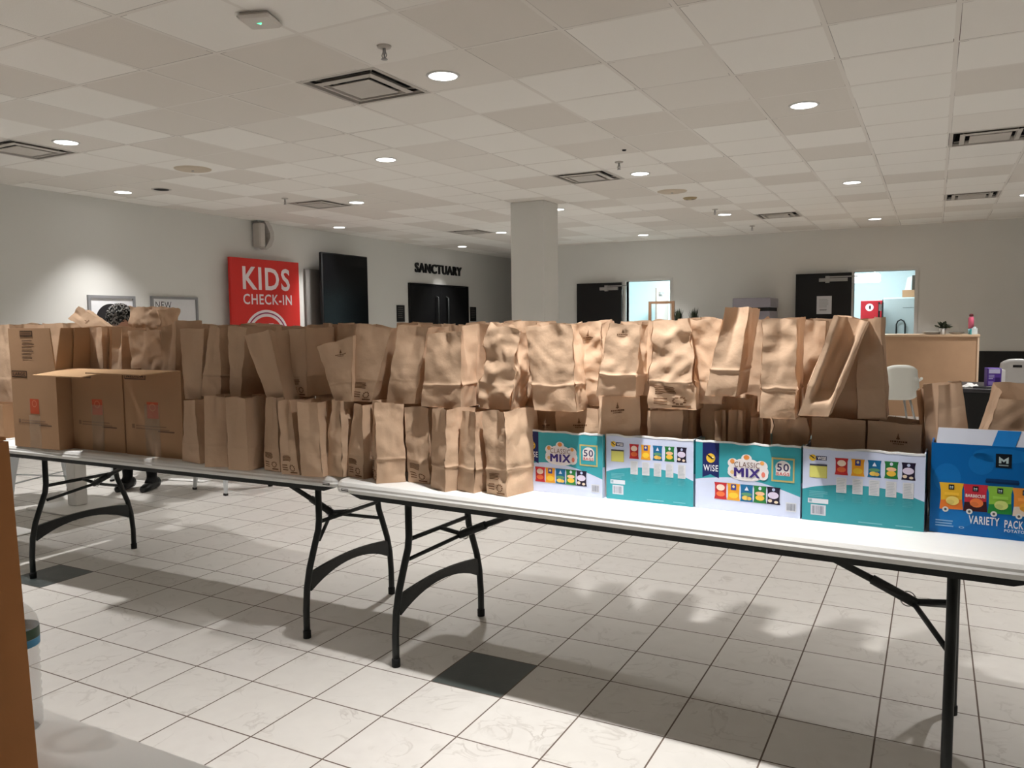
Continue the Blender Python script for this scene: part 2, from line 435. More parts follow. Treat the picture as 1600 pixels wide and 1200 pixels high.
def solid_text(s, parent, u0, v0, u1, v1, x0, d, m, bold, name='letters'):
    vs, fs = text_geo(s, bold)
    mb = MB(); n = len(vs)
    P = lambda x, y, xx: (xx, u0 + (u1 - u0) * x, v0 + (v1 - v0) * y)
    mb.add([P(x, y, x0 + d) for x, y in vs] + [P(x, y, x0) for x, y in vs], fs + [tuple(reversed([i + n for i in f])) for f in fs])
    edges = {}
    for f in fs:
        for i in range(len(f)):
            a, b = f[i], f[(i + 1) % len(f)]
            edges[(a, b)] = 1
    for (a, b) in list(edges):
        if (b, a) not in edges:
            mb.f.append((b, a, a + n, b + n)); mb.m.append(0); mb.sm.append(False)
    mb.recalc = False
    return mb.build(name, m, parent)
solid_text('SANCTUARY', sg, -.87, -.085, .87, .10, .004, .03, BLACK, .024)
for (yy, lab) in ((12.14, 'left'), (14.86, 'right')):
    pl = wall_obj('wall_plaque', yy, 1.42, 'small black text plaque on the wall just %s of the sanctuary doors' % lab, 'sign', 'plaques beside the sanctuary doors')
    MB().box(0, .012, -.125, .125, -.03, .275).build('plate', BLACK, pl)
    a = Art((.0125, -.125, -.03), (0, .25, 0), (0, 0, .305), (1, 0, 0)); a.lines(.12, .2, .85, .92, 6, (88, 84, 82), 1, int(yy), .45); a.build('raised_text', pl)

# posters, red sign, television, projector on the left wall
po = wall_obj('framed_poster', 6.18, 1.0, 'grey framed poster with a black circle on the left wall behind the dark-haired person', 'poster', 'framed posters on the left wall')
FRAME_GREY = mat('frame_grey', (150, 150, 152), rough=.4, metal=.3)
def poster_frame(root, w, h):
    f = MB(); t = .03
    f.box(0, .03, -w / 2, w / 2, h - t, h); f.box(0, .03, -w / 2, w / 2, 0, t); f.box(0, .03, -w / 2, -w / 2 + t, t, h - t); f.box(0, .03, w / 2 - t, w / 2, t, h - t)
    f.build('frame', FRAME_GREY, root)
poster_frame(po, .62, .724)
a = Art((.012, -.28, .03), (0, .56, 0), (0, 0, .664), (1, 0, 0))
a.rect(0, 0, 1, 1, (226, 226, 228), 1); a.ell(.47, .60, .36, .30, (38, 36, 38), 2, 40); a.text('co', .24, .47, .42, .58, (235, 235, 235), 3, .02)
a.build('poster_sheet', po)
po = wall_obj('framed_poster', 7.08, 1.0, 'grey framed white poster with thin black lettering beside the red sign', 'poster', 'framed posters on the left wall')
poster_frame(po, .72, .73)
a = Art((.012, -.33, .03), (0, .66, 0), (0, 0, .67), (1, 0, 0)); a.rect(0, 0, 1, 1, (226, 226, 228), 1)
a.text('NEW', .06, .82, .42, .95, (60, 60, 62), 2); a.text('?', .50, .62, .56, .76, (60, 60, 62), 2); a.rect(0, .50, 1, .508, (120, 120, 122), 2); a.text('IT', .54, .30, .66, .42, (60, 60, 62), 2)
a.build('poster_sheet', po)

RED = mat('red_banner', (214, 44, 36), rough=.55, var=.04)
ks = wall_obj('checkin_sign', 8.59, 0.62, 'large red KIDS CHECK-IN sign panel standing off the white left wall', 'sign')
MB().bbox(.10, .14, -.685, .685, 0, 1.672, .004).build('panel', RED, ks)
for yy in (-.4, .4):
    for zz in (.3, 1.4): MB().tube([(0, yy, zz), (.1, yy, zz)], .015, 8).build('standoff', ZINC, ks)
a = Art((.1405, -.685, 0), (0, 1, 0), (0, 0, 1), (1, 0, 0), .0006)
PW = (240, 226, 228)
a.text('KIDS', .225, 1.235, 1.165, 1.562, PW, 1, .022); a.text('CHECK-IN', .225, 1.03, 1.195, 1.178, PW, 1, .016)
a.ring(.665, .585, .44, .37, .905, PW, 1, 64); a.ring(.665, .585, .395, .332, .97, (96, 50, 110), 1, 64); a.ring(.665, .585, .375, .315, .87, PW, 1, 64)
a.rect(.70, .70, .80, .76, PW, 1)
a.build('sign_print', ks)

tv = wall_obj('television', 10.26, 1.0, 'black portrait television on a grey wall bracket beside the red sign', 'television')
t_ = MB().bbox(.19, .25, -.585, .585, 0, 1.48, .01).build('television_body', BLACK, tv)
MB().box(.2505, .252, -.565, .565, .02, 1.46).build('screen', GLOSS_BLACK, tv)
m = MB(); m.box(0, .04, -.72, -.30, .15, 1.22); m.box(0, .03, -.45, .35, .3, 1.1); m.tube([(.03, -.15, .9), (.2, -.1, .9)], .03); m.tube([(.03, -.15, .5), (.2, -.1, .5)], .03)
m.build('wall_bracket', mat('bracket_grey', (128, 124, 120), rough=.5), tv)

pj_ = wall_obj('wall_speaker', 8.62, 2.44, 'white curved speaker on a ceiling bracket above the red sign', 'speaker')
pts = []
prof = [(0.0, .40), (.05, .40), (.10, .34), (.13, .25), (.13, .15), (.09, .05), (.03, .0), (0.0, .02), (.045, .1), (.075, .17), (.075, .24), (.04, .32)]
MB().prism(prof, (.16, -.05, 0), (0.0, 1.4, 0), (0, 0, 1), (-1, 0, 0), .12).build('curved_panel', mat('speaker_grey', (190, 184, 178), rough=.6), pj_)
m = MB(); m.bbox(.02, .17, -.16, -.04, .02, .37, .02); m.build('cabinet', VENT_WHITE, pj_)
m = MB(); m.box(.06, .13, -.16, .02, .385, .402); m.tube([(.09, -.09, .36), (.09, -.09, .405)], .015, 8); m.build('bracket', ZINC, pj_)

# ------------------------------------------------------------------ ceiling fittings
def downlight(x, y, label, first=[None]):
    if first[0] is None:
        t = thing('recessed_downlight', label, 'ceiling light', (x, y, CEIL), 0, 'recessed downlights in the ceiling')
        m = MB(); m.lathe([(.086, -.001), (.086, -.007), (.100, -.006), (.103, 0.0)], n=28, caps=False); m.build('trim_ring', TRIM_WHITE, t)
        l = MB(); l.lathe([(.0, -.0045), (.086, -.0045), (.086, -.001), (0, -.001)], n=28, caps=False, smooth=False); l.build('lit_lens', LED, t)
        ld = bpy.data.lights.new('downlight_beam', 'SPOT'); ld.energy = LAMP_W; ld.color = LAMP_COL; ld.spot_size = R(91); ld.spot_blend = 1.0; ld.shadow_soft_size = 0.05
        lo = bpy.data.objects.new('light_beam', ld); COL.objects.link(lo); lo.parent = t; lo.location = (0, 0, -.012)
        first[0] = t
        return t
    return dup(first[0], (x, y, CEIL), 0, label, 'recessed downlights in the ceiling')
DL = [
    (-2.658, 4.183, 'largest lit downlight in view, beside the big square air vent'),
    (-0.844, 5.992, 'lit downlight alone on the right of the ceiling, larger one above the right vent row'),
    (-2.673, 7.880, 'lit downlight beside the middle air vent and a sprinkler, right of the column'),
    (-4.442, 6.005, 'lit downlight in the ceiling between the big vent and the column'),
    (-6.227, 4.139, 'lit downlight right beside the air vent at the left edge'),
    (-7.994, 5.949, 'lit downlight close to the left wall, throwing a scallop over the posters'),
    (-6.300, 7.899, 'lit downlight above the KIDS sign, right of the air vent there'),
    (-8.135, 9.765, 'lit downlight close to the left wall above the television'),
    (-6.384, 11.756, 'small lit downlight right of the vent above the SANCTUARY letters'),
    (-4.508, 13.464, 'small lit downlight near the far wall above the first black door'),
    (-2.663, 11.521, 'small lit downlight beside the farthest middle vent'),
    (-0.840, 9.606, 'middle lit downlight of the right-hand ceiling, above the kitchen door'),
    (-0.831, 13.277, 'small lit downlight nearest the far wall above the counter'),
    (-4.459, 9.782, 'lit downlight half hidden behind the top of the column'),
    (-0.90, 2.21, 'downlight straight above the right folding table, out of frame'),
    (-4.44, 2.28, 'downlight above the left end of the left folding table, out of frame'),
    (-2.66, 0.45, 'downlight above the near white table, out of frame'),
    (0.97, 4.17, 'downlight beyond the right end of the right table, out of frame'),
    (0.97, 7.90, 'downlight above the white chairs on the right, out of frame'),
    (0.97, 11.7, 'downlight above the right end of the counter, out of frame'),
    (2.77, 5.99, 'downlight toward the right wall, out of frame'),
    (2.77, 9.70, 'downlight toward the right wall near the far end, out of frame'),
    (2.77, 2.25, 'downlight toward the right wall near the camera, out of frame'),
    (-7.95, 2.22, 'downlight near the left wall beyond the left edge, out of frame'),
    (-6.20, 0.42, 'downlight in front of the left table end, out of frame'),
    (-8.2, 13.5, 'downlight near the sanctuary doors, hidden in the ceiling distance'),
]
for x, y, l in DL:
    f_ = downlight(x, y, l)
    if 'straight above the right folding table' in l:      # a stronger lamp than its neighbours
        lo_ = [c for c in f_.children if c.type == 'LIGHT'][0]
        lo_.data = lo_.data.copy(); lo_.data.energy = LAMP_W * 1.65

def vent(i, j, label, first=[None]):
    x, y = GX + (i + .5) * TX, GY + (j + .5) * TY
    if first[0] is None:
        t = thing('air_vent', label, 'air vent', (x, y, CEIL), 0, 'square air vents in the ceiling')
        hx, hy = TX / 2 - .003, TY / 2 - .003
        def sq(s, z): return [(-hx * s, -hy * s, z), (hx * s, -hy * s, z), (hx * s, hy * s, z), (-hx * s, hy * s, z)]
        m = MB(); m.loft([sq(1, .0), sq(.91, -.002), sq(.90, .02), sq(.99, .02)], caps=False); m.build('rim', VENT_WHITE, t)
        m = MB(); m.recalc = False; m.loft([sq(.90, .02), sq(.80, .09)], caps=False); m.add(sq(.80, .09), [(0, 1, 2, 3)]); m.build('plenum', DARK_VOID, t)
        m = MB(); m.loft([sq(.74, -.004), sq(.62, -.012), sq(.60, .006), sq(.66, .02)], caps=False); m.build('cone_ring', VENT_WHITE, t)
        m = MB(); m.loft([sq(.50, -.012), sq(.50, -.006)], caps=True); m.build('centre_plate', VENT_WHITE, t)
        for a in range(4):
            c, s = math.cos(a * math.pi / 2 + math.pi / 4), math.sin(a * math.pi / 2 + math.pi / 4)
            m = MB(); m.tube([(c * .12, s * .12, 0), (c * .36, s * .36, .03)], .006, 6)
            m.build('strut', VENT_WHITE, t)
        first[0] = t; return t
    return dup(first[0], (x, y, CEIL), 0, label, 'square air vents in the ceiling')
for (i, j), l in zip(VENTS, ['largest square air vent in view, beside the biggest downlight', 'square air vent cut by the left edge of the photo', 'square air vent in front of the column, right of centre',
        'square air vent above the red KIDS sign', 'small square air vent above the sanctuary doors', 'small far air vent above the kitchen door', 'air vent at the upper right edge of the photo', 'smaller air vent at right below the upper right one']):
    vent(i, j, l)

def sprinkler(x, y, label, first=[None]):
    if first[0] is None:
        t = thing('sprinkler', label, 'sprinkler', (x, y, CEIL), 0, 'fire sprinklers in the ceiling')
        MB().lathe([(.012, -.012), (.036, -.009), (.04, 0)], n=18, caps=True).build('collar', VENT_WHITE, t)
        m = MB(); m.lathe([(.009, -.012), (.009, -.035), (.004, -.05), (.004, -.066)], n=10)
        for s in (-1, 1): m.tube([(.008 * s, 0, -.03), (.016 * s, 0, -.05), (.004 * s, 0, -.068)], .0025, 6)
        m.build('sprinkler_body', ZINC, t)
        MB().lathe([(.0, -.068), (.018, -.068), (.018, -.071), (.0, -.071)], n=14, caps=False).build('deflector', ZINC, t)
        first[0] = t; return t
    return dup(first[0], (x, y, CEIL), 0, label, 'fire sprinklers in the ceiling')
for x, y, l in [(-2.654, 3.594, 'nearest sprinkler head, between the wireless access point and the biggest downlight'), (-2.654, 7.214, 'sprinkler head beside the middle air vent right of the column'),
                (-6.819, 7.219, 'sprinkler head in front of the vent above the KIDS sign'), (-2.654, 10.922, 'sprinkler head beside the small downlight above the first black door'), (-2.607, 13.165, 'farthest sprinkler head, below the small downlight near the far wall')]:
    sprinkler(x, y, l)
for x, y, l in [(-6.277, 5.429, 'round stained ceiling disc near the left wall'), (-2.719, 9.151, 'round white ceiling disc in the middle distance')]:
    t = thing('ceiling_disc', l, 'ceiling fitting', (x, y, CEIL), 0, 'round ceiling discs')
    MB().lathe([(.0, -.016), (.13, -.014), (.165, -.006), (.17, 0)], n=28, caps=False).build('disc', mat('stained_white', (198, 184, 164), rough=.7, var=.18, scale=6), t)
    MB().lathe([(.012, -.016), (.012, -.026), (0, -.026)], n=10, caps=False).build('centre_bolt', ZINC, t)
t = thing('unlit_downlight', 'dark unlit round recess beside the scallop light by the left wall', 'ceiling light', (-7.499, 6.053, CEIL))
MB().lathe([(.08, -.003), (.10, -.006), (.105, 0)], n=26, caps=False).build('trim_ring', VENT_WHITE, t)
MB().lathe([(0, -.002), (.08, -.003)], n=26, caps=False).build('dark_recess', DARK_VOID, t)
t = thing('smoke_detector', 'small yellowed round detector with two dark holes in the far ceiling', 'detector', (-2.671, 9.74, CEIL))
MB().lathe([(0, -.022), (.07, -.02), (.085, -.004), (.085, 0)], n=24, caps=False).build('housing', mat('yellowed', (176, 158, 122), rough=.6), t)
m = MB(); m.lathe([(0, -.0235), (.02, -.0235)], (-.035, 0, 0), 12, caps=False); m.lathe([(0, -.0235), (.02, -.0235)], (.035, 0, 0), 12, caps=False); m.build('dark_holes', BLACK, t)
m = MB(); m.lathe([(0, -.012), (.016, -.01), (.02, 0)], n=12, caps=False); tag(m.build('ceiling_sensor', BLACK, None, (-2.429, 6.732, CEIL)), 'tiny black sensor dot in the ceiling beside the middle sprinkler', 'sensor')
t = thing('wireless_access_point', 'white square wireless access point with a green light at the top of the photo', 'access point', (-2.925, 2.965, CEIL), R(20))
AP = mat('access_point_white', (206, 200, 192), rough=.5, var=.02)
MB().bbox(-.085, .085, -.085, .085, -.032, -.008, .012).build('housing', AP, t)
MB().box(-.07, .07, -.07, .07, -.008, 0).build('mount', VENT_WHITE, t)
MB().prism([(-.012, -.006), (.012, -.006), (0, .012)], (0, .0, -.0325), (1, 0, 0), (0, 1, 0), (0, 0, -1), .001).build('green_light', mat('green_led', (60, 230, 150), emit=(.1, 1, .45, 1), estr=2.5), t)

# ------------------------------------------------------------------ folding tables
TOP = 0.737
def folding_table(label, cx, cy, rz):
    t = thing('folding_table', label, 'table', (cx, cy, 0), rz, 'white folding tables')
    L, W = 1.22, 0.381
    def ring(l, w, z, r):
        p = []
        for sx, sy, a0 in ((1, 1, 0), (-1, 1, 90), (-1, -1, 180), (1, -1, 270)):
            for k in range(6):
                a = R(a0 + 90 * k / 5); p.append((sx * (l - r) + r * math.cos(a), sy * (w - r) + r * math.sin(a), z))
        return p
    m = MB(); m.recalc = False
    m.loft([ring(L - .02, W - .02, TOP - .048, .05), ring(L - .004, W - .004, TOP - .044, .06), ring(L, W, TOP - .030, .062), ring(L - .003, W - .003, TOP - .024, .06), ring(L - .003, W - .003, TOP - .016, .06), ring(L - .010, W - .010, TOP - .004, .058), ring(L - .018, W - .018, TOP, .05)], caps=True)
    m.build('tabletop', TABLE_WHITE, t)
    m = MB()
    for s in (-1, 1): m.box(-L + .12, L - .12, s * .33 - .012, s * .33 + .012, TOP - .072, TOP - .046)
    for s in (-1, 1): m.prism([(-L + .12, 0), (-L + .05, .022), (-L + .12, .026)] if s < 0 else [(L - .12, 0), (L - .12, .026), (L - .05, .022)], (0, -.342, TOP - .072), (1, 0, 0), (0, 0, 1), (0, 1, 0), .024)
    m.build('under_rail', STEEL_DARK, t)
    for s in (-1, 1):
        x = s * .96
        for q in (-1, 1):
            path = [(x, q * .215, TOP - .05), (x, q * .215, .50), (x, q * .222, .455), (x, q * .245, .40), (x, q * .285, .30), (x, q * .305, .22), (x, q * .314, .12), (x, q * .314, .025)]
            lg = MB().tube(path, .0145, 12).build('leg', STEEL_DARK, t)
            MB().lathe([(.017, 0), (.0175, .03), (.0155, .034)], (x, q * .314, 0), 12).build('foot_cap', RUBBER, lg)
        # flared lower stretcher plate, arched underneath
        m = MB(); N = 14; ys = [-.285 + .57 * k / N for k in range(N + 1)]
        def half(yy):
            a = abs(yy) / .285
            return .018 + .022 * a ** 2.2
        mid = lambda yy: .285 - .045 * (yy / .285) ** 2
        ra = [[(x - .008, yy, mid(yy) - half(yy)), (x + .008, yy, mid(yy) - half(yy)), (x + .008, yy, mid(yy) + half(yy)), (x - .008, yy, mid(yy) + half(yy))] for yy in ys]
        m.loft(ra); m.build('stretcher', STEEL_DARK, t)
        MB().tube([(x, -.218, .49), (x, .218, .49)], .0095, 8).build('crossbar', STEEL_DARK, t)
        ax = x - s * .59
        m = MB(); m.tube([(ax, 0, TOP - .055), (x - s * .20, 0, .516)], [.010, .0125], 10); m.tube([(x - s * .23, 0, .529), (x - s * .10, 0, .470)], .0165, 10)
        m.tube([(x - s * .11, 0, .476), (x, .0, .49)], .010, 8); m.tube([(x - s * .11, 0, .472), (x, -.218, .41)], .0085, 8); m.tube([(x - s * .11, 0, .472), (x, .218, .41)], .0085, 8)
        m.build('brace', STEEL_DARK, t)
        m = MB(); m.tube([(x - s * .125 + .022 * math.cos(a), 0.0, .482 + .024 * math.sin(a)) for a in [2 * math.pi * k / 14 for k in range(15)]], .002, 6)
        m.build('locking_ring', ZINC, t)
    m = MB()
    for s in (-1, 1): m.box(s * (L - .075) - .018, s * (L - .075) + .018, -W + .0005, -W + .003, TOP - .036, TOP - .027)
    m.build('edge_slot', BLACK, t)
    return t
folding_table('white folding table on the left, loaded with cartons and brown bags', -3.345, 2.868, .016)
folding_table('white folding table on the right, loaded with brown bags and snack boxes', -0.885, 2.775, -.044)
t = thing('plain_table', 'near white tabletop corner at bottom left under the bottle', 'table', (-1.4, .385, 0))
MB().bbox(-1.2, 1.2, -.38, .38, TOP - .045, TOP, .008).build('tabletop', mat('smooth_white_top', (206, 205, 201), rough=.35, var=.015), t)
for sx in (-1, 1):
    for sy in (-1, 1): MB().tube([(sx * 1.05, sy * .3, TOP - .045), (sx * 1.08, sy * .32, 0)], .016, 10).build('leg', STEEL_DARK, t)

# ------------------------------------------------------------------ paper bags
def sm(a, b, x):
    x = min(1, max(0, (x - a) / (b - a))); return x * x * (3 - 2 * x)
def paper_bag(label, C, o, group=None, name='paper_bag'):
    """C: 8 world corners, front BL BR TR TL then back BL BR TR TL"""
    C = [Vector(c) for c in C]
    base = (C[0] + C[1] + C[4] + C[5]) / 4
    C = [c - base for c in C]
    fb, bb = C[:4], C[4:]
    seed = o.get('s', 1); rnd = random.Random(seed)
    cr = o.get('cr', .004); fold = o.get('fold', .30); so = Vector((seed * 3.7, seed * 1.3, seed * 2.1))
    quads = {'front': (fb[0], fb[1], fb[2], fb[3]), 'right': (fb[1], bb[1], bb[2], fb[2]), 'back': (bb[1], bb[0], bb[3], bb[2]), 'left': (bb[0], fb[0], fb[3], bb[3])}
    gusset = o.get('g', 'LR')            # which pair of faces carries the gusset crease
    gin = o.get('gin', .028)
    ctr = (C[0] + C[1] + C[4] + C[5]) / 4
    top = (C[2] + C[3] + C[6] + C[7]) / 4
    H = (top - ctr).length
    bulge = o.get('b', .006)
    def S(face, u, v):
        a, b, c, d = quads[face]
        p = (a * (1 - u) + b * u) * (1 - v) + (d * (1 - u) + c * u) * v
        n = ((b - a) + (c - d)).cross((d - a) + (c - b)).normalized()
        isg = (face in ('left', 'right')) if gusset == 'LR' else (face in ('front', 'back'))
        tent = 1 - abs(2 * u - 1)
        if o.get('hol') == face:
            p = p - n * .045 * sm(.20, .34, u) * (1 - sm(.80, .90, u)) * sm(.10, .3, v)
        elif isg:
            p = p - n * gin * tent * sm(.12, 1, v)
        else:
            p = p - n * o.get('vin', .006) * max(0, 1 - abs(2 * u - 1) * 2.2) * sm(.5, 1, v)
        # body of the bag is filled below, flat above
        p = p + n * bulge * math.sin(math.pi * u) * math.sin(math.pi * min(1, v * 1.25))
        # pressed fold line from the folded base
        d1 = (v - fold) * H
        p = p + n * o.get('fr', .0010) * math.exp(-(d1 / .004) ** 2)
        if fold > .05 and v < fold: p = p - n * .0025 * (1 - v / fold) * tent
        # crumple
        q = (p + so)
        w = noise.noise_vector(q * 14.0) * cr + noise.noise_vector(q * 34.0) * cr * .45
        ridge = (.3 - abs(noise.noise(q * 9.0 + Vector((9, 2, 5))))) * cr * 1.2 + (.3 - abs(noise.noise(q * 19.0 + Vector((4, 7, 1))))) * cr * .9
        edge = sm(0, .1, v)
        p = p + (w + n * ridge) * edge
        # a little sag of the rim
        if v > .85: p = p + Vector((0, 0, (v - .85) / .15 * .006 * noise.noise(q * 12.0)))
        return p, n
    mb = MB(); mb.recalc = False
    nu, nv = 18, 28
    vl = sorted([k / nv for k in range(nv + 1) if abs(k / nv - fold) > .034 or k in (0, nv)] + [fold - .03, fold - .014, fold, fold + .014, fold + .03]); nv = len(vl) - 1
    for face in ('front', 'right', 'back', 'left'):
        vs = []; fs = []
        for j in range(nv + 1):
            for i in range(nu + 1):
                vs.append(S(face, i / nu, vl[j])[0])
        for j in range(nv):
            for i in range(nu):
                k = j * (nu + 1) + i
                fs.append((k, k + 1, k + nu + 2, k + nu + 1))
        mb.add(vs, fs, 0, True)
    mb.add([C[0], C[1], C[5], C[4]], [(3, 2, 1, 0)], 0)
    root = mb.build(name, KRAFT, None, base)
    tag(root, label, 'bag', group)
    def patch(pname, face, shapes):
        m = MB(); m.recalc = False
        for (u0, v0, u1, v1) in shapes:
            nn = max(2, int(abs(u1 - u0) * 20)); mm = max(2, int(abs(v1 - v0) * 24)); vs = []; fs = []
            for j in range(mm + 1):
                for i in range(nn + 1):
                    p, n = S(face, u0 + (u1 - u0) * i / nn, v0 + (v1 - v0) * j / mm); vs.append(p + n * .0011)
            for j in range(mm):
                for i in range(nn):
                    k = j * (nn + 1) + i; fs.append((k, k + 1, k + nn + 2, k + nn + 1))
            m.add(vs, fs, 0, True)
        return m.build(pname, KRAFT_PRINT, root)
    if 'tree' in o:
        face, u, v = o['tree']; s = 1.0
        sh = [(u - .012, v + .02, u + .012, v + .035), (u - .022, v + .004, u + .022, v + .018), (u - .035, v - .010, u + .035, v + .002), (u - .006, v + .035, u + .006, v + .048), (u - .006, v - .018, u + .006, v - .01)]
        r2 = random.Random(seed + 5); uu = u - .15
        while uu < u + .15:
            ww = r2.uniform(.018, .04); sh.append((uu, v - .042, uu + ww, v - .026)); uu += ww + .012
        uu = u - .10
        while uu < u + .10:
            ww = r2.uniform(.015, .03); sh.append((uu, v - .062, uu + ww, v - .052)); uu += ww + .01
        patch('tree_logo_print', face, sh)
    if 'rec' in o:
        for face in o['rec'].split('+'):
            r2 = random.Random(seed + 9); sh = []
            for k in range(5): sh.append((.14, .245 - k * .016, .14 + r2.uniform(.42, .5), .254 - k * .016))
            for k in range(3): sh.append((.12, .12 - k * .03, .4, .132 - k * .03))
            # recycling loop
            for k in range(10):
                a = 2 * math.pi * k / 10; sh.append((.66 + .13 * math.cos(a) - .03, .095 + .038 * math.sin(a) - .008, .66 + .13 * math.cos(a) + .03, .095 + .038 * math.sin(a) + .008))
            sh.append((.5, .022, .9, .040))
            patch('recycling_print', face, sh)
    return root

paper_bag('narrow brown paper bag in the bottom row, squeezed against the right-hand carton', [(-3.061, 2.520, 0.738), (-2.914, 2.495, 0.738), (-2.933, 2.495, 1.030), (-3.031, 2.520, 1.015), (-3.031, 2.696, 0.738), (-2.884, 2.671, 0.738), (-2.903, 2.671, 1.030), (-3.001, 2.696, 1.015)], {'g': 'FB', 'gin': 0.01, 's': 1}, group='brown bags in the front bottom row')
paper_bag('plain smooth brown paper bag in the bottom row, second to the right of the cartons', [(-2.829, 2.446, 0.738), (-2.734, 2.489, 0.738), (-2.733, 2.489, 1.049), (-2.815, 2.446, 1.053), (-2.876, 2.550, 0.738), (-2.781, 2.593, 0.738), (-2.780, 2.593, 1.049), (-2.862, 2.550, 1.053)], {'cr': 0.002, 's': 2}, group='brown bags in the front bottom row')
paper_bag('bottom-row brown bag with slanting crease at its foot, third right of the cartons', [(-2.683, 2.445, 0.738), (-2.578, 2.461, 0.738), (-2.584, 2.461, 1.051), (-2.685, 2.445, 1.051), (-2.708, 2.622, 0.738), (-2.603, 2.637, 0.738), (-2.610, 2.637, 1.051), (-2.711, 2.622, 1.051)], {'g': 'FB', 'gin': 0.012, 'cr': 0.002, 's': 3}, group='brown bags in the front bottom row')
paper_bag('bottom-row brown bag, recycling print at foot, just left of the left-leaning bag', [(-2.539, 2.511, 0.738), (-2.432, 2.495, 0.738), (-2.439, 2.495, 1.053), (-2.517, 2.511, 1.051), (-2.513, 2.687, 0.738), (-2.406, 2.671, 0.738), (-2.413, 2.671, 1.053), (-2.491, 2.687, 1.051)], {'g': 'FB', 'gin': 0.012, 'rec': 'front', 's': 4}, group='brown bags in the front bottom row')
paper_bag('brown bottom-row bag leaning left, recycling print across its foot', [(-2.395, 2.465, 0.738), (-2.306, 2.475, 0.738), (-2.346, 2.475, 1.047), (-2.403, 2.465, 1.043), (-2.415, 2.642, 0.738), (-2.326, 2.652, 0.738), (-2.366, 2.652, 1.047), (-2.423, 2.642, 1.043)], {'g': 'FB', 'gin': 0.03, 'rec': 'front', 's': 5}, group='brown bags in the front bottom row')
paper_bag('upright brown bottom-row bag with a lengthwise crease, standing right of the left-leaning bag', [(-2.289, 2.468, 0.738), (-2.190, 2.483, 0.738), (-2.209, 2.483, 1.044), (-2.301, 2.468, 1.044), (-2.317, 2.643, 0.738), (-2.218, 2.659, 0.738), (-2.236, 2.659, 1.044), (-2.328, 2.643, 1.044)], {'g': 'FB', 'gin': 0.012, 's': 6}, group='brown bags in the front bottom row')
paper_bag('narrow tapering brown bag with ragged right edge, at the right end of left table', [(-2.204, 2.522, 0.738), (-2.113, 2.518, 0.738), (-2.119, 2.518, 1.044), (-2.165, 2.522, 1.052), (-2.197, 2.700, 0.738), (-2.106, 2.696, 0.738), (-2.112, 2.696, 1.044), (-2.158, 2.700, 1.052)], {'g': 'FB', 'gin': 0.006, 'cr': 0.006, 's': 7}, group='brown bags in the front bottom row')
paper_bag('brown bag leaning right, recycling print at foot, where the two tables meet', [(-2.117, 2.547, 0.738), (-2.011, 2.521, 0.738), (-2.008, 2.521, 1.040), (-2.070, 2.547, 1.040), (-2.082, 2.692, 0.738), (-1.976, 2.667, 0.738), (-1.973, 2.667, 1.040), (-2.035, 2.692, 1.040)], {'g': 'FB', 'gin': 0.01, 'rec': 'front', 's': 8}, group='brown bags in the front bottom row')
paper_bag('broad brown bag with bright horizontal fold line, at left corner of right table', [(-1.909, 2.471, 0.738), (-1.825, 2.550, 0.738), (-1.827, 2.550, 1.049), (-1.905, 2.471, 1.054), (-1.987, 2.553, 0.738), (-1.904, 2.633, 0.738), (-1.905, 2.633, 1.049), (-1.984, 2.553, 1.054)], {'rec': 'left', 'cr': 0.006, 'fr': 0.004, 's': 9}, group='brown bags in the front bottom row')
paper_bag('brown bag with creased gusset and foot print, right of the broad bright-fold bag', [(-1.816, 2.554, 0.738), (-1.712, 2.548, 0.738), (-1.711, 2.548, 1.036), (-1.827, 2.554, 1.036), (-1.806, 2.714, 0.738), (-1.702, 2.707, 0.738), (-1.701, 2.707, 1.036), (-1.816, 2.714, 1.036)], {'g': 'FB', 'gin': 0.02, 'rec': 'front', 'cr': 0.006, 's': 10}, group='brown bags in the front bottom row')
paper_bag('bottom-row brown bag turned cornerwise, pinched top left corner, third from snack boxes', [(-1.674, 2.499, 0.738), (-1.582, 2.454, 0.738), (-1.573, 2.454, 1.044), (-1.659, 2.499, 1.041), (-1.617, 2.616, 0.738), (-1.524, 2.570, 0.738), (-1.515, 2.570, 1.044), (-1.601, 2.616, 1.041)], {'g': 'LR', 'gin': 0.02, 'cr': 0.005, 'fr': 0.004, 's': 11}, group='brown bags in the front bottom row')
paper_bag('brown bottom-row bag turned cornerwise, second left of the snack boxes', [(-1.557, 2.503, 0.738), (-1.474, 2.480, 0.738), (-1.461, 2.480, 1.035), (-1.532, 2.503, 1.039), (-1.525, 2.618, 0.738), (-1.442, 2.595, 0.738), (-1.429, 2.595, 1.035), (-1.499, 2.618, 1.039)], {'g': 'LR', 'gin': 0.02, 'cr': 0.005, 'fr': 0.004, 's': 12}, group='brown bags in the front bottom row')
paper_bag('bottom-row brown bag with deep middle crease, touching the first snack box', [(-1.429, 2.500, 0.738), (-1.333, 2.475, 0.738), (-1.342, 2.475, 1.045), (-1.443, 2.500, 1.040), (-1.383, 2.672, 0.738), (-1.287, 2.646, 0.738), (-1.296, 2.646, 1.045), (-1.397, 2.672, 1.040)], {'g': 'FB', 'gin': 0.022, 'cr': 0.006, 'rec': 'front', 'fr': 0.004, 's': 13}, group='brown bags in the front bottom row')
paper_bag('upper-row brown bag widening upward, print on left side, nearest the cartons', [(-3.074, 2.560, 1.020), (-2.967, 2.560, 1.020), (-2.928, 2.560, 1.348), (-3.088, 2.560, 1.346), (-3.074, 2.674, 1.020), (-2.967, 2.674, 1.020), (-2.928, 2.674, 1.348), (-3.088, 2.674, 1.346)], {'g': 'LR', 'rec': 'left', 's': 14}, group='brown bags in the upper row')
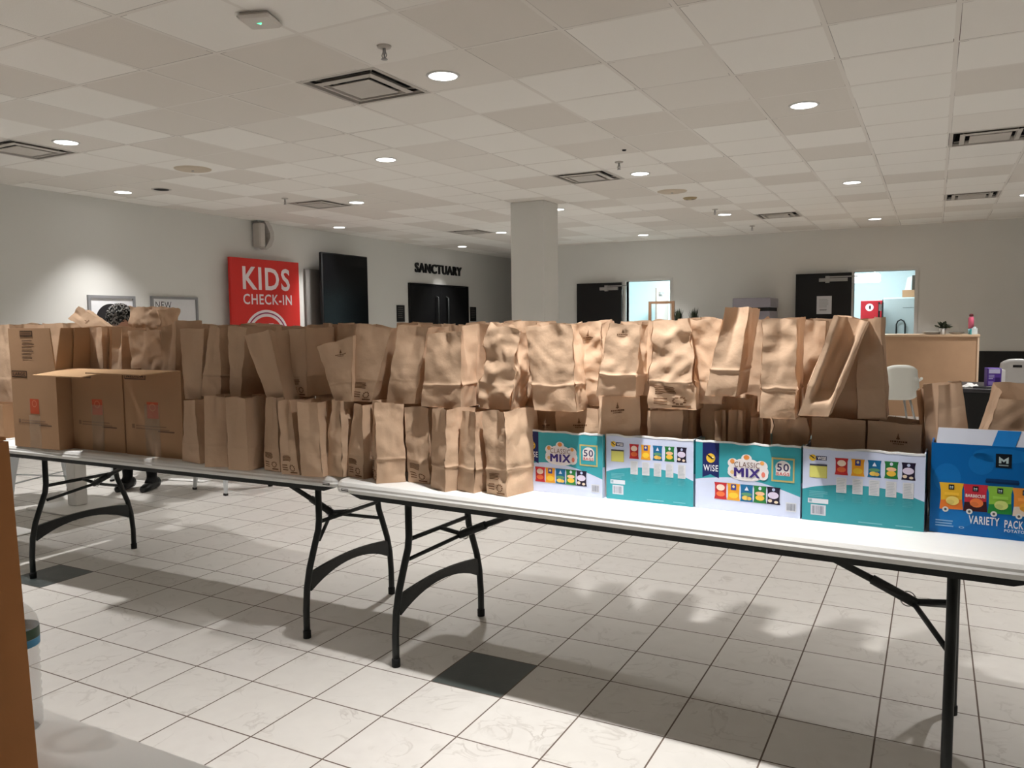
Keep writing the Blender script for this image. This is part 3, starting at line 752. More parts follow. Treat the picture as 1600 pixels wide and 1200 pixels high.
paper_bag('upright brown upper-row bag with a folded foot, second from the cartons', [(-2.967, 2.560, 1.038), (-2.835, 2.560, 1.038), (-2.831, 2.560, 1.344), (-2.894, 2.560, 1.362), (-2.967, 2.738, 1.038), (-2.835, 2.738, 1.038), (-2.831, 2.738, 1.344), (-2.894, 2.738, 1.362)], {'g': 'FB', 'gin': 0.012, 'fr': 0.004, 's': 15}, group='brown bags in the upper row')
paper_bag('upper-row brown bag with pointed light front, left of the big leaning bag', [(-2.779, 2.560, 1.043), (-2.716, 2.560, 1.043), (-2.665, 2.560, 1.352), (-2.778, 2.560, 1.355), (-2.779, 2.738, 1.043), (-2.716, 2.738, 1.043), (-2.665, 2.738, 1.352), (-2.778, 2.738, 1.355)], {'g': 'FB', 'gin': 0.015, 's': 16}, group='brown bags in the upper row')
paper_bag('brown upper-row bag leaning steeply left, smooth unprinted front, below the KIDS sign', [(-2.522, 2.530, 1.034), (-2.423, 2.530, 1.034), (-2.494, 2.520, 1.340), (-2.641, 2.520, 1.313), (-2.522, 2.644, 1.034), (-2.423, 2.644, 1.034), (-2.494, 2.634, 1.340), (-2.641, 2.634, 1.313)], {'cr': 0.003, 's': 17}, group='brown bags in the upper row')
paper_bag('straight brown upper-row bag with recycling print, between the leaning bag and the open flaring bag', [(-2.462, 2.610, 1.050), (-2.378, 2.610, 1.050), (-2.370, 2.610, 1.344), (-2.464, 2.610, 1.344), (-2.462, 2.788, 1.050), (-2.378, 2.788, 1.050), (-2.370, 2.788, 1.344), (-2.464, 2.788, 1.344)], {'g': 'FB', 'gin': 0.01, 'rec': 'front', 's': 18}, group='brown bags in the upper row')
paper_bag('open brown bag flaring wide at the top with a small tree logo, below the television', [(-2.164, 2.540, 1.046), (-2.081, 2.540, 1.046), (-2.059, 2.540, 1.315), (-2.251, 2.540, 1.267), (-2.164, 2.640, 1.046), (-2.081, 2.640, 1.046), (-2.059, 2.690, 1.335), (-2.251, 2.690, 1.287)], {'tree': ('front', 0.6, 0.8), 'gin': 0.01, 's': 19}, group='brown bags in the upper row')
paper_bag('upper-row brown bag, print at lower left, just right of the flaring bag', [(-2.094, 2.560, 1.047), (-1.993, 2.560, 1.047), (-1.887, 2.560, 1.336), (-2.058, 2.560, 1.358), (-2.094, 2.690, 1.047), (-1.993, 2.690, 1.047), (-1.887, 2.690, 1.336), (-2.058, 2.690, 1.358)], {'rec': 'front', 'gin': 0.02, 's': 20}, group='brown bags in the upper row')
paper_bag('brown upper-row bag leaning right with a folded triangle at its foot', [(-1.917, 2.560, 1.047), (-1.782, 2.560, 1.047), (-1.716, 2.560, 1.343), (-1.853, 2.560, 1.354), (-1.917, 2.720, 1.047), (-1.782, 2.720, 1.047), (-1.716, 2.720, 1.343), (-1.853, 2.720, 1.354)], {'g': 'FB', 'gin': 0.025, 'cr': 0.006, 's': 21}, group='brown bags in the upper row')
paper_bag('pale brown upper-row bag with straight sides and a bright fold line, below the SANCTUARY letters', [(-1.732, 2.530, 1.042), (-1.554, 2.530, 1.042), (-1.546, 2.530, 1.330), (-1.693, 2.530, 1.321), (-1.732, 2.644, 1.042), (-1.554, 2.644, 1.042), (-1.546, 2.644, 1.330), (-1.693, 2.644, 1.321)], {'cr': 0.005, 'vin': 0.012, 'fr': 0.004, 's': 22}, group='brown bags in the upper row')
paper_bag('brown upper-row bag with a dark left side and creased gusset, behind the crumpled leaning bag', [(-1.607, 2.660, 1.042), (-1.490, 2.660, 1.042), (-1.502, 2.660, 1.357), (-1.622, 2.660, 1.351), (-1.607, 2.820, 1.042), (-1.490, 2.820, 1.042), (-1.502, 2.820, 1.357), (-1.622, 2.820, 1.351)], {'g': 'FB', 'gin': 0.03, 'cr': 0.005, 's': 23}, group='brown bags in the upper row')
paper_bag('badly crumpled brown bag leaning right below the column', [(-1.480, 2.540, 1.044), (-1.348, 2.540, 1.044), (-1.314, 2.540, 1.324), (-1.434, 2.540, 1.357), (-1.480, 2.654, 1.044), (-1.348, 2.654, 1.044), (-1.314, 2.654, 1.324), (-1.434, 2.654, 1.357)], {'cr': 0.014, 's': 24}, group='brown bags in the upper row')
paper_bag('brown bag mostly hidden between the crumpled bag and the bright slanting bag', [(-1.417, 2.680, 1.042), (-1.314, 2.680, 1.042), (-1.311, 2.680, 1.360), (-1.413, 2.680, 1.364), (-1.417, 2.794, 1.042), (-1.314, 2.794, 1.042), (-1.311, 2.794, 1.360), (-1.413, 2.794, 1.364)], {'cr': 0.007, 's': 25}, group='brown bags in the upper row')
paper_bag('brightly lit brown bag slanting left above the first snack box, crumpled foot', [(-1.263, 2.560, 1.044), (-1.098, 2.560, 1.044), (-1.118, 2.560, 1.350), (-1.293, 2.560, 1.345), (-1.263, 2.674, 1.044), (-1.098, 2.674, 1.044), (-1.118, 2.674, 1.350), (-1.293, 2.674, 1.345)], {'cr': 0.007, 'fr': 0.004, 's': 26}, group='brown bags in the upper row')
paper_bag('brown bag with tree logo, half in shadow, between the two brightest bags', [(-1.154, 2.660, 1.059), (-1.039, 2.660, 1.059), (-1.048, 2.660, 1.355), (-1.165, 2.660, 1.357), (-1.154, 2.774, 1.059), (-1.039, 2.774, 1.059), (-1.048, 2.774, 1.355), (-1.165, 2.774, 1.357)], {'tree': ('front', 0.58, 0.86), 'cr': 0.012, 's': 27}, group='brown bags in the upper row')
paper_bag('brightest pale bag with a tree logo and a double fold, above the second snack box', [(-1.026, 2.560, 1.105), (-0.883, 2.560, 1.105), (-0.865, 2.560, 1.346), (-0.979, 2.560, 1.355), (-1.026, 2.674, 1.105), (-0.883, 2.674, 1.105), (-0.865, 2.674, 1.346), (-0.979, 2.674, 1.355)], {'tree': ('front', 0.45, 0.87), 'cr': 0.006, 'fr': 0.004, 's': 28}, group='brown bags in the upper row')
paper_bag('narrow pale bag side showing just right of the brightest tree-logo bag', [(-0.911, 2.640, 1.102), (-0.862, 2.640, 1.102), (-0.849, 2.640, 1.356), (-0.888, 2.640, 1.352), (-0.911, 2.800, 1.102), (-0.862, 2.800, 1.102), (-0.849, 2.800, 1.356), (-0.888, 2.800, 1.352)], {'g': 'FB', 'gin': 0.02, 'cr': 0.005, 's': 29}, group='brown bags in the upper row')
paper_bag('shadowed orange-brown bag with a crumpled foot above the second snack box', [(-0.855, 2.610, 1.063), (-0.690, 2.610, 1.063), (-0.715, 2.610, 1.365), (-0.837, 2.610, 1.358), (-0.855, 2.724, 1.063), (-0.690, 2.724, 1.063), (-0.715, 2.724, 1.365), (-0.837, 2.724, 1.358)], {'cr': 0.011, 'rec': 'front', 'fr': 0.004, 's': 30}, group='brown bags in the upper row')
paper_bag('crumpled brown bag squeezed left of the tall upright bag above the snack boxes', [(-0.718, 2.650, 1.081), (-0.615, 2.650, 1.081), (-0.620, 2.650, 1.362), (-0.724, 2.650, 1.365), (-0.718, 2.764, 1.081), (-0.615, 2.764, 1.081), (-0.620, 2.764, 1.362), (-0.724, 2.764, 1.365)], {'cr': 0.01, 's': 31}, group='brown bags in the upper row')
paper_bag('tallest brown bag leaning right with a lit centre gusset, standing above all the others', [(-0.650, 2.560, 1.117), (-0.552, 2.560, 1.117), (-0.514, 2.560, 1.397), (-0.587, 2.560, 1.400), (-0.650, 2.738, 1.117), (-0.552, 2.738, 1.117), (-0.514, 2.738, 1.397), (-0.587, 2.738, 1.400)], {'g': 'FB', 'gin': 0.03, 'cr': 0.003, 'fr': 0.004, 's': 32}, group='brown bags in the upper row')
paper_bag('broad pale bag with central crease, crushed lower right corner, above third box', [(-0.476, 2.560, 1.053), (-0.370, 2.560, 1.053), (-0.369, 2.560, 1.363), (-0.471, 2.560, 1.364), (-0.476, 2.710, 1.053), (-0.370, 2.710, 1.053), (-0.369, 2.710, 1.363), (-0.471, 2.710, 1.364)], {'g': 'FB', 'gin': 0.015, 'cr': 0.007, 'fr': 0.004, 's': 33}, group='brown bags in the upper row')
paper_bag('brown bag standing back between the broad pale bag and the long slanting bag', [(-0.374, 2.760, 1.100), (-0.303, 2.760, 1.100), (-0.311, 2.760, 1.356), (-0.382, 2.760, 1.361), (-0.374, 2.874, 1.100), (-0.303, 2.874, 1.100), (-0.311, 2.874, 1.356), (-0.382, 2.874, 1.361)], {'cr': 0.005, 's': 34}, group='brown bags in the upper row')
paper_bag('long brown bag slanting steeply right, pale edges and a hollow folded side', [(-0.360, 2.540, 1.068), (-0.274, 2.540, 1.068), (-0.173, 2.540, 1.352), (-0.263, 2.540, 1.371), (-0.360, 2.640, 1.068), (-0.274, 2.640, 1.068), (-0.173, 2.660, 1.352), (-0.263, 2.660, 1.371)], {'g': 'FB', 'gin': 0.05, 'cr': 0.002, 'hol': 'front', 's': 35}, group='brown bags in the upper row')
paper_bag('dark upright brown bag at the right end of the upper row', [(-0.201, 2.650, 1.052), (-0.121, 2.650, 1.052), (-0.142, 2.650, 1.362), (-0.211, 2.650, 1.357), (-0.201, 2.820, 1.052), (-0.121, 2.820, 1.052), (-0.142, 2.820, 1.362), (-0.211, 2.820, 1.357)], {'g': 'LR', 'cr': 0.004, 's': 36}, group='brown bags in the upper row')
paper_bag('shadowed brown bag behind the foot of the long slanting bag', [(-0.293, 2.680, 1.048), (-0.196, 2.680, 1.048), (-0.198, 2.680, 1.345), (-0.264, 2.680, 1.346), (-0.293, 2.794, 1.048), (-0.196, 2.794, 1.048), (-0.198, 2.794, 1.345), (-0.264, 2.794, 1.346)], {'cr': 0.004, 's': 37}, group='brown bags in the upper row')
paper_bag('back-row brown bag, slanting bag rim below the white lettered poster', [(-3.386, 2.800, 1.030), (-3.236, 2.800, 1.030), (-3.247, 2.800, 1.366), (-3.376, 2.800, 1.364), (-3.386, 2.914, 1.030), (-3.236, 2.914, 1.030), (-3.247, 2.914, 1.366), (-3.376, 2.914, 1.364)], {'cr': 0.005, 's': 38}, group='brown bags showing behind the upper row')
paper_bag('back-row brown bag, jagged bag top left of the foot of the KIDS sign', [(-3.210, 2.820, 1.030), (-3.060, 2.820, 1.030), (-3.078, 2.820, 1.355), (-3.193, 2.820, 1.362), (-3.210, 2.934, 1.030), (-3.060, 2.934, 1.030), (-3.078, 2.934, 1.355), (-3.193, 2.934, 1.362)], {'cr': 0.005, 's': 39}, group='brown bags showing behind the upper row')
paper_bag('back-row brown bag, darker bag top rising behind the leaning bag under the circle emblem', [(-2.944, 2.800, 1.030), (-2.794, 2.800, 1.030), (-2.787, 2.800, 1.356), (-2.952, 2.800, 1.367), (-2.944, 2.914, 1.030), (-2.794, 2.914, 1.030), (-2.787, 2.914, 1.356), (-2.952, 2.914, 1.367)], {'cr': 0.005, 's': 40}, group='brown bags showing behind the upper row')
paper_bag('back-row brown bag, bag top under the right edge of the KIDS sign', [(-2.735, 2.830, 1.030), (-2.585, 2.830, 1.030), (-2.600, 2.830, 1.354), (-2.719, 2.830, 1.352), (-2.735, 2.944, 1.030), (-2.585, 2.944, 1.030), (-2.600, 2.944, 1.354), (-2.719, 2.944, 1.352)], {'cr': 0.005, 's': 41}, group='brown bags showing behind the upper row')
paper_bag('back-row brown bag, bag top under the lit wall strip left of the television', [(-2.563, 2.820, 1.030), (-2.413, 2.820, 1.030), (-2.424, 2.820, 1.356), (-2.552, 2.820, 1.351), (-2.563, 2.934, 1.030), (-2.413, 2.934, 1.030), (-2.424, 2.934, 1.356), (-2.552, 2.934, 1.351)], {'cr': 0.005, 's': 42}, group='brown bags showing behind the upper row')
paper_bag('back-row brown bag, bag rim with a folded corner under the television', [(-2.541, 2.880, 1.030), (-2.391, 2.880, 1.030), (-2.422, 2.880, 1.364), (-2.509, 2.880, 1.362), (-2.541, 2.994, 1.030), (-2.391, 2.994, 1.030), (-2.422, 2.994, 1.364), (-2.509, 2.994, 1.362)], {'cr': 0.005, 's': 43}, group='brown bags showing behind the upper row')
paper_bag('back-row brown bag, bag rim under the right half of the television', [(-2.421, 2.850, 1.030), (-2.271, 2.850, 1.030), (-2.294, 2.850, 1.358), (-2.397, 2.850, 1.364), (-2.421, 2.964, 1.030), (-2.271, 2.964, 1.030), (-2.294, 2.964, 1.358), (-2.397, 2.964, 1.364)], {'cr': 0.005, 's': 44}, group='brown bags showing behind the upper row')
paper_bag('back-row brown bag, bag top below the left black wall plaque', [(-2.084, 2.840, 1.030), (-1.934, 2.840, 1.030), (-1.955, 2.840, 1.360), (-2.062, 2.840, 1.364), (-2.084, 2.954, 1.030), (-1.934, 2.954, 1.030), (-1.955, 2.954, 1.360), (-2.062, 2.954, 1.364)], {'cr': 0.005, 's': 45}, group='brown bags showing behind the upper row')
paper_bag('back-row brown bag, bag top below the left leaf of the sanctuary door', [(-1.969, 2.860, 1.030), (-1.819, 2.860, 1.030), (-1.851, 2.860, 1.357), (-1.936, 2.860, 1.355), (-1.969, 2.974, 1.030), (-1.819, 2.974, 1.030), (-1.851, 2.974, 1.357), (-1.936, 2.974, 1.355)], {'cr': 0.005, 's': 46}, group='brown bags showing behind the upper row')
paper_bag('back-row brown bag, bag top below the right leaf of the sanctuary door', [(-1.866, 2.850, 1.030), (-1.716, 2.850, 1.030), (-1.756, 2.850, 1.353), (-1.826, 2.850, 1.356), (-1.866, 2.964, 1.030), (-1.716, 2.964, 1.030), (-1.756, 2.964, 1.353), (-1.826, 2.964, 1.356)], {'cr': 0.005, 's': 47}, group='brown bags showing behind the upper row')
paper_bag('back-row brown bag, bag top with a thin crease below the right black wall plaque', [(-1.766, 2.880, 1.030), (-1.616, 2.880, 1.030), (-1.644, 2.880, 1.363), (-1.737, 2.880, 1.363), (-1.766, 2.994, 1.030), (-1.616, 2.994, 1.030), (-1.644, 2.994, 1.363), (-1.737, 2.994, 1.363)], {'cr': 0.005, 's': 48}, group='brown bags showing behind the upper row')
paper_bag('back-row brown bag, pale bag top below the left side of the column', [(-1.601, 2.900, 1.030), (-1.451, 2.900, 1.030), (-1.488, 2.900, 1.366), (-1.565, 2.900, 1.364), (-1.601, 3.014, 1.030), (-1.451, 3.014, 1.030), (-1.488, 3.014, 1.366), (-1.565, 3.014, 1.364)], {'cr': 0.005, 's': 49}, group='brown bags showing behind the upper row')
paper_bag('back-row brown bag, pale bag rim under the column', [(-1.510, 2.900, 1.030), (-1.360, 2.900, 1.030), (-1.384, 2.900, 1.360), (-1.485, 2.900, 1.363), (-1.510, 3.014, 1.030), (-1.360, 3.014, 1.030), (-1.384, 3.014, 1.360), (-1.485, 3.014, 1.363)], {'cr': 0.005, 's': 50}, group='brown bags showing behind the upper row')
paper_bag('back-row brown bag, bag rim right of the column foot', [(-1.418, 2.920, 1.030), (-1.268, 2.920, 1.030), (-1.298, 2.920, 1.351), (-1.388, 2.920, 1.355), (-1.418, 3.034, 1.030), (-1.268, 3.034, 1.030), (-1.298, 3.034, 1.351), (-1.388, 3.034, 1.355)], {'cr': 0.005, 's': 51}, group='brown bags showing behind the upper row')
paper_bag('back-row brown bag, bag top below the first black door', [(-1.253, 2.940, 1.030), (-1.103, 2.940, 1.030), (-1.143, 2.940, 1.360), (-1.213, 2.940, 1.358), (-1.253, 3.054, 1.030), (-1.103, 3.054, 1.030), (-1.143, 3.054, 1.360), (-1.213, 3.054, 1.358)], {'cr': 0.005, 's': 52}, group='brown bags showing behind the upper row')
paper_bag('back-row brown bag, bag rim below the lit doorway', [(-1.081, 2.940, 1.030), (-0.931, 2.940, 1.030), (-0.951, 2.940, 1.358), (-1.061, 2.940, 1.357), (-1.081, 3.054, 1.030), (-0.931, 3.054, 1.030), (-0.951, 3.054, 1.358), (-1.061, 3.054, 1.357)], {'cr': 0.005, 's': 53}, group='brown bags showing behind the upper row')
paper_bag('back-row brown bag, bag rim below the grass plant', [(-0.879, 2.940, 1.030), (-0.729, 2.940, 1.030), (-0.760, 2.940, 1.368), (-0.847, 2.940, 1.366), (-0.879, 3.054, 1.030), (-0.729, 3.054, 1.030), (-0.760, 3.054, 1.368), (-0.847, 3.054, 1.366)], {'cr': 0.005, 's': 54}, group='brown bags showing behind the upper row')
paper_bag('back-row brown bag, bag top below the grey appliance', [(-0.644, 2.940, 1.030), (-0.494, 2.940, 1.030), (-0.540, 2.940, 1.358), (-0.598, 2.940, 1.359), (-0.644, 3.054, 1.030), (-0.494, 3.054, 1.030), (-0.540, 3.054, 1.358), (-0.598, 3.054, 1.359)], {'cr': 0.005, 's': 55}, group='brown bags showing behind the upper row')
paper_bag('back-row brown bag, bag rim under the black kitchen door', [(-0.422, 3.000, 1.030), (-0.272, 3.000, 1.030), (-0.309, 3.000, 1.358), (-0.385, 3.000, 1.363), (-0.422, 3.114, 1.030), (-0.272, 3.114, 1.030), (-0.309, 3.114, 1.358), (-0.385, 3.114, 1.363)], {'cr': 0.005, 's': 56}, group='brown bags showing behind the upper row')
paper_bag('brown paper bag standing in the second row behind bottom-row bags, almost hidden', [(-2.920, 2.725, 0.738), (-2.770, 2.725, 0.738), (-2.770, 2.725, 1.028), (-2.920, 2.725, 1.028), (-2.920, 2.875, 0.738), (-2.770, 2.875, 0.738), (-2.770, 2.875, 1.028), (-2.920, 2.875, 1.028)], {'cr': 0.004, 's': 57}, group='hidden second-row bags')
paper_bag('brown paper bag standing in the second row behind bottom-row bags, almost hidden', [(-2.742, 2.725, 0.738), (-2.592, 2.725, 0.738), (-2.592, 2.725, 1.028), (-2.742, 2.725, 1.028), (-2.742, 2.875, 0.738), (-2.592, 2.875, 0.738), (-2.592, 2.875, 1.028), (-2.742, 2.875, 1.028)], {'cr': 0.004, 's': 58}, group='hidden second-row bags')
paper_bag('brown paper bag standing in the second row behind bottom-row bags, almost hidden', [(-2.564, 2.725, 0.738), (-2.414, 2.725, 0.738), (-2.414, 2.725, 1.028), (-2.564, 2.725, 1.028), (-2.564, 2.875, 0.738), (-2.414, 2.875, 0.738), (-2.414, 2.875, 1.028), (-2.564, 2.875, 1.028)], {'cr': 0.004, 's': 59}, group='hidden second-row bags')
paper_bag('brown paper bag standing in the second row behind bottom-row bags, almost hidden', [(-2.386, 2.725, 0.738), (-2.236, 2.725, 0.738), (-2.236, 2.725, 1.028), (-2.386, 2.725, 1.028), (-2.386, 2.875, 0.738), (-2.236, 2.875, 0.738), (-2.236, 2.875, 1.028), (-2.386, 2.875, 1.028)], {'cr': 0.004, 's': 60}, group='hidden second-row bags')
paper_bag('brown paper bag standing in the second row behind bottom-row bags, almost hidden', [(-2.208, 2.725, 0.738), (-2.058, 2.725, 0.738), (-2.058, 2.725, 1.028), (-2.208, 2.725, 1.028), (-2.208, 2.875, 0.738), (-2.058, 2.875, 0.738), (-2.058, 2.875, 1.028), (-2.208, 2.875, 1.028)], {'cr': 0.004, 's': 61}, group='hidden second-row bags')
paper_bag('brown paper bag standing in the second row behind bottom-row bags, almost hidden', [(-2.030, 2.725, 0.738), (-1.880, 2.725, 0.738), (-1.880, 2.725, 1.028), (-2.030, 2.725, 1.028), (-2.030, 2.875, 0.738), (-1.880, 2.875, 0.738), (-1.880, 2.875, 1.028), (-2.030, 2.875, 1.028)], {'cr': 0.004, 's': 62}, group='hidden second-row bags')
paper_bag('brown paper bag standing in the second row behind bottom-row bags, almost hidden', [(-1.852, 2.725, 0.738), (-1.702, 2.725, 0.738), (-1.702, 2.725, 1.028), (-1.852, 2.725, 1.028), (-1.852, 2.875, 0.738), (-1.702, 2.875, 0.738), (-1.702, 2.875, 1.028), (-1.852, 2.875, 1.028)], {'cr': 0.004, 's': 63}, group='hidden second-row bags')
paper_bag('brown paper bag standing in the second row behind bottom-row bags, almost hidden', [(-1.674, 2.725, 0.738), (-1.524, 2.725, 0.738), (-1.524, 2.725, 1.028), (-1.674, 2.725, 1.028), (-1.674, 2.875, 0.738), (-1.524, 2.875, 0.738), (-1.524, 2.875, 1.028), (-1.674, 2.875, 1.028)], {'cr': 0.004, 's': 64}, group='hidden second-row bags')
paper_bag('brown paper bag standing in the second row behind bottom-row bags, almost hidden', [(-1.496, 2.725, 0.738), (-1.346, 2.725, 0.738), (-1.346, 2.725, 1.028), (-1.496, 2.725, 1.028), (-1.496, 2.875, 0.738), (-1.346, 2.875, 0.738), (-1.346, 2.875, 1.028), (-1.496, 2.875, 1.028)], {'cr': 0.004, 's': 65}, group='hidden second-row bags')
paper_bag('brown paper bag standing in the second row behind bottom-row bags, almost hidden', [(-1.318, 2.725, 0.738), (-1.168, 2.725, 0.738), (-1.168, 2.725, 1.028), (-1.318, 2.725, 1.028), (-1.318, 2.875, 0.738), (-1.168, 2.875, 0.738), (-1.168, 2.875, 1.028), (-1.318, 2.875, 1.028)], {'cr': 0.004, 's': 66}, group='hidden second-row bags')
paper_bag('brown paper bag standing behind the snack boxes, almost hidden', [(-1.330, 2.900, 0.738), (-1.180, 2.900, 0.738), (-1.180, 2.900, 1.028), (-1.330, 2.900, 1.028), (-1.330, 3.030, 0.738), (-1.180, 3.030, 0.738), (-1.180, 3.030, 1.028), (-1.330, 3.030, 1.028)], {'cr': 0.004, 's': 67}, group='hidden bags behind the snack boxes')
paper_bag('brown paper bag standing behind the snack boxes, almost hidden', [(-1.165, 2.900, 0.738), (-1.015, 2.900, 0.738), (-1.015, 2.900, 1.028), (-1.165, 2.900, 1.028), (-1.165, 3.030, 0.738), (-1.015, 3.030, 0.738), (-1.015, 3.030, 1.028), (-1.165, 3.030, 1.028)], {'cr': 0.004, 's': 68}, group='hidden bags behind the snack boxes')
paper_bag('brown paper bag standing behind the snack boxes, almost hidden', [(-1.000, 2.900, 0.738), (-0.850, 2.900, 0.738), (-0.850, 2.900, 1.028), (-1.000, 2.900, 1.028), (-1.000, 3.030, 0.738), (-0.850, 3.030, 0.738), (-0.850, 3.030, 1.028), (-1.000, 3.030, 1.028)], {'cr': 0.004, 's': 69}, group='hidden bags behind the snack boxes')
paper_bag('brown paper bag standing behind the snack boxes, almost hidden', [(-0.835, 2.900, 0.738), (-0.685, 2.900, 0.738), (-0.685, 2.900, 1.028), (-0.835, 2.900, 1.028), (-0.835, 3.030, 0.738), (-0.685, 3.030, 0.738), (-0.685, 3.030, 1.028), (-0.835, 3.030, 1.028)], {'cr': 0.004, 's': 70}, group='hidden bags behind the snack boxes')
paper_bag('brown paper bag standing behind the snack boxes, almost hidden', [(-0.670, 2.900, 0.738), (-0.520, 2.900, 0.738), (-0.520, 2.900, 1.028), (-0.670, 2.900, 1.028), (-0.670, 3.030, 0.738), (-0.520, 3.030, 0.738), (-0.520, 3.030, 1.028), (-0.670, 3.030, 1.028)], {'cr': 0.004, 's': 71}, group='hidden bags behind the snack boxes')
paper_bag('brown paper bag standing behind the snack boxes, almost hidden', [(-0.505, 2.900, 0.738), (-0.355, 2.900, 0.738), (-0.355, 2.900, 1.028), (-0.505, 2.900, 1.028), (-0.505, 3.030, 0.738), (-0.355, 3.030, 0.738), (-0.355, 3.030, 1.028), (-0.505, 3.030, 1.028)], {'cr': 0.004, 's': 72}, group='hidden bags behind the snack boxes')
paper_bag('brown paper bag standing behind the snack boxes, almost hidden', [(-0.340, 2.900, 0.738), (-0.190, 2.900, 0.738), (-0.190, 2.900, 1.028), (-0.340, 2.900, 1.028), (-0.340, 3.030, 0.738), (-0.190, 3.030, 0.738), (-0.190, 3.030, 1.028), (-0.340, 3.030, 1.028)], {'cr': 0.004, 's': 73}, group='hidden bags behind the snack boxes')
paper_bag('brown paper shadowed bag with faint print at the left inside the first snack box', [(-1.329, 2.700, 0.745), (-1.244, 2.700, 0.745), (-1.244, 2.700, 1.033), (-1.329, 2.700, 1.024), (-1.329, 2.814, 0.745), (-1.244, 2.814, 0.745), (-1.244, 2.814, 1.033), (-1.329, 2.814, 1.024)], {'fold': 0.2, 'tree': ('front', 0.5, 0.84), 's': 74}, group='brown bags inside the snack boxes')
paper_bag('brown paper square-topped bag with a centre seam and faint print inside the first snack box', [(-1.218, 2.645, 0.745), (-1.053, 2.645, 0.745), (-1.053, 2.645, 1.051), (-1.218, 2.645, 1.037), (-1.218, 2.785, 0.745), (-1.053, 2.785, 0.745), (-1.053, 2.785, 1.051), (-1.218, 2.785, 1.037)], {'fold': 0.2, 'tree': ('front', 0.55, 0.84), 'g': 'FB', 'gin': 0.012, 's': 75}, group='brown bags inside the snack boxes')
paper_bag('brown paper tree-logo bag leaning over the rim of second snack box, left', [(-1.042, 2.625, 0.745), (-0.889, 2.625, 0.745), (-0.889, 2.625, 1.122), (-1.042, 2.625, 1.097), (-1.042, 2.739, 0.745), (-0.889, 2.739, 0.745), (-0.889, 2.739, 1.122), (-1.042, 2.739, 1.097)], {'fold': 0.2, 'tree': ('front', 0.45, 0.87), 's': 76}, group='brown bags inside the snack boxes')
paper_bag('brown paper bag with two arched folds inside the second snack box, right', [(-0.868, 2.645, 0.745), (-0.747, 2.645, 0.745), (-0.747, 2.645, 1.059), (-0.868, 2.645, 1.052), (-0.868, 2.759, 0.745), (-0.747, 2.759, 0.745), (-0.747, 2.759, 1.059), (-0.868, 2.759, 1.052)], {'fold': 0.2, 'gin': 0.01, 's': 77}, group='brown bags inside the snack boxes')
paper_bag('brown paper narrow bag side at the right end inside the second snack box', [(-0.756, 2.660, 0.745), (-0.716, 2.660, 0.745), (-0.716, 2.660, 1.057), (-0.756, 2.660, 1.055), (-0.756, 2.830, 0.745), (-0.716, 2.830, 0.745), (-0.716, 2.830, 1.057), (-0.756, 2.830, 1.055)], {'fold': 0.2, 'g': 'FB', 's': 78}, group='brown bags inside the snack boxes')
paper_bag('brown paper narrow lit bag edge at the left inside the third snack box', [(-0.641, 2.660, 0.745), (-0.605, 2.660, 0.745), (-0.605, 2.660, 1.061), (-0.641, 2.660, 1.058), (-0.641, 2.830, 0.745), (-0.605, 2.830, 0.745), (-0.605, 2.830, 1.061), (-0.641, 2.830, 1.058)], {'fold': 0.2, 'g': 'FB', 's': 79}, group='brown bags inside the snack boxes')
paper_bag('brown paper bag with a pale front and shadowed right side inside the third snack box', [(-0.593, 2.645, 0.745), (-0.547, 2.645, 0.745), (-0.547, 2.645, 1.063), (-0.593, 2.645, 1.065), (-0.593, 2.795, 0.745), (-0.547, 2.795, 0.745), (-0.547, 2.795, 1.063), (-0.593, 2.795, 1.065)], {'fold': 0.2, 'g': 'FB', 's': 80}, group='brown bags inside the snack boxes')
paper_bag('brown paper flattened folded bag leaning right inside the third snack box', [(-0.520, 2.640, 0.745), (-0.481, 2.640, 0.745), (-0.481, 2.640, 1.044), (-0.520, 2.640, 1.044), (-0.520, 2.770, 0.745), (-0.481, 2.770, 0.745), (-0.481, 2.770, 1.044), (-0.520, 2.770, 1.044)], {'fold': 0.2, 'g': 'FB', 'gin': 0.03, 's': 81}, group='brown bags inside the snack boxes')
paper_bag('brown paper crumpled bag with a pale slanting side inside the third snack box, right', [(-0.454, 2.645, 0.745), (-0.342, 2.645, 0.745), (-0.342, 2.645, 1.052), (-0.454, 2.645, 1.059), (-0.454, 2.759, 0.745), (-0.342, 2.759, 0.745), (-0.342, 2.759, 1.052), (-0.454, 2.759, 1.059)], {'fold': 0.2, 'cr': 0.013, 's': 82}, group='brown bags inside the snack boxes')
paper_bag('brown paper left of two plain flat bags side by side inside the fourth snack box', [(-0.334, 2.645, 0.745), (-0.177, 2.645, 0.745), (-0.177, 2.645, 1.049), (-0.334, 2.645, 1.050), (-0.334, 2.759, 0.745), (-0.177, 2.759, 0.745), (-0.177, 2.759, 1.049), (-0.334, 2.759, 1.050)], {'fold': 0.2, 'cr': 0.002, 's': 83}, group='brown bags inside the snack boxes')
paper_bag('brown paper flat bag right of two in the fourth snack box, with tree logo', [(-0.172, 2.645, 0.745), (-0.026, 2.645, 0.745), (-0.026, 2.645, 1.045), (-0.172, 2.645, 1.050), (-0.172, 2.759, 0.745), (-0.026, 2.759, 0.745), (-0.026, 2.759, 1.045), (-0.172, 2.759, 1.050)], {'fold': 0.2, 'cr': 0.002, 'tree': ('front', 0.58, 0.84), 's': 84}, group='brown bags inside the snack boxes')
paper_bag('crumpled bag in the shadow under the tallest leaning bag', [(-0.692, 2.700, 0.745), (-0.526, 2.700, 0.745), (-0.526, 2.700, 1.097), (-0.692, 2.700, 1.104), (-0.692, 2.800, 0.745), (-0.526, 2.800, 0.745), (-0.526, 2.800, 1.097), (-0.692, 2.800, 1.104)], {'cr': 0.012, 's': 85}, group='brown bags inside the snack boxes')
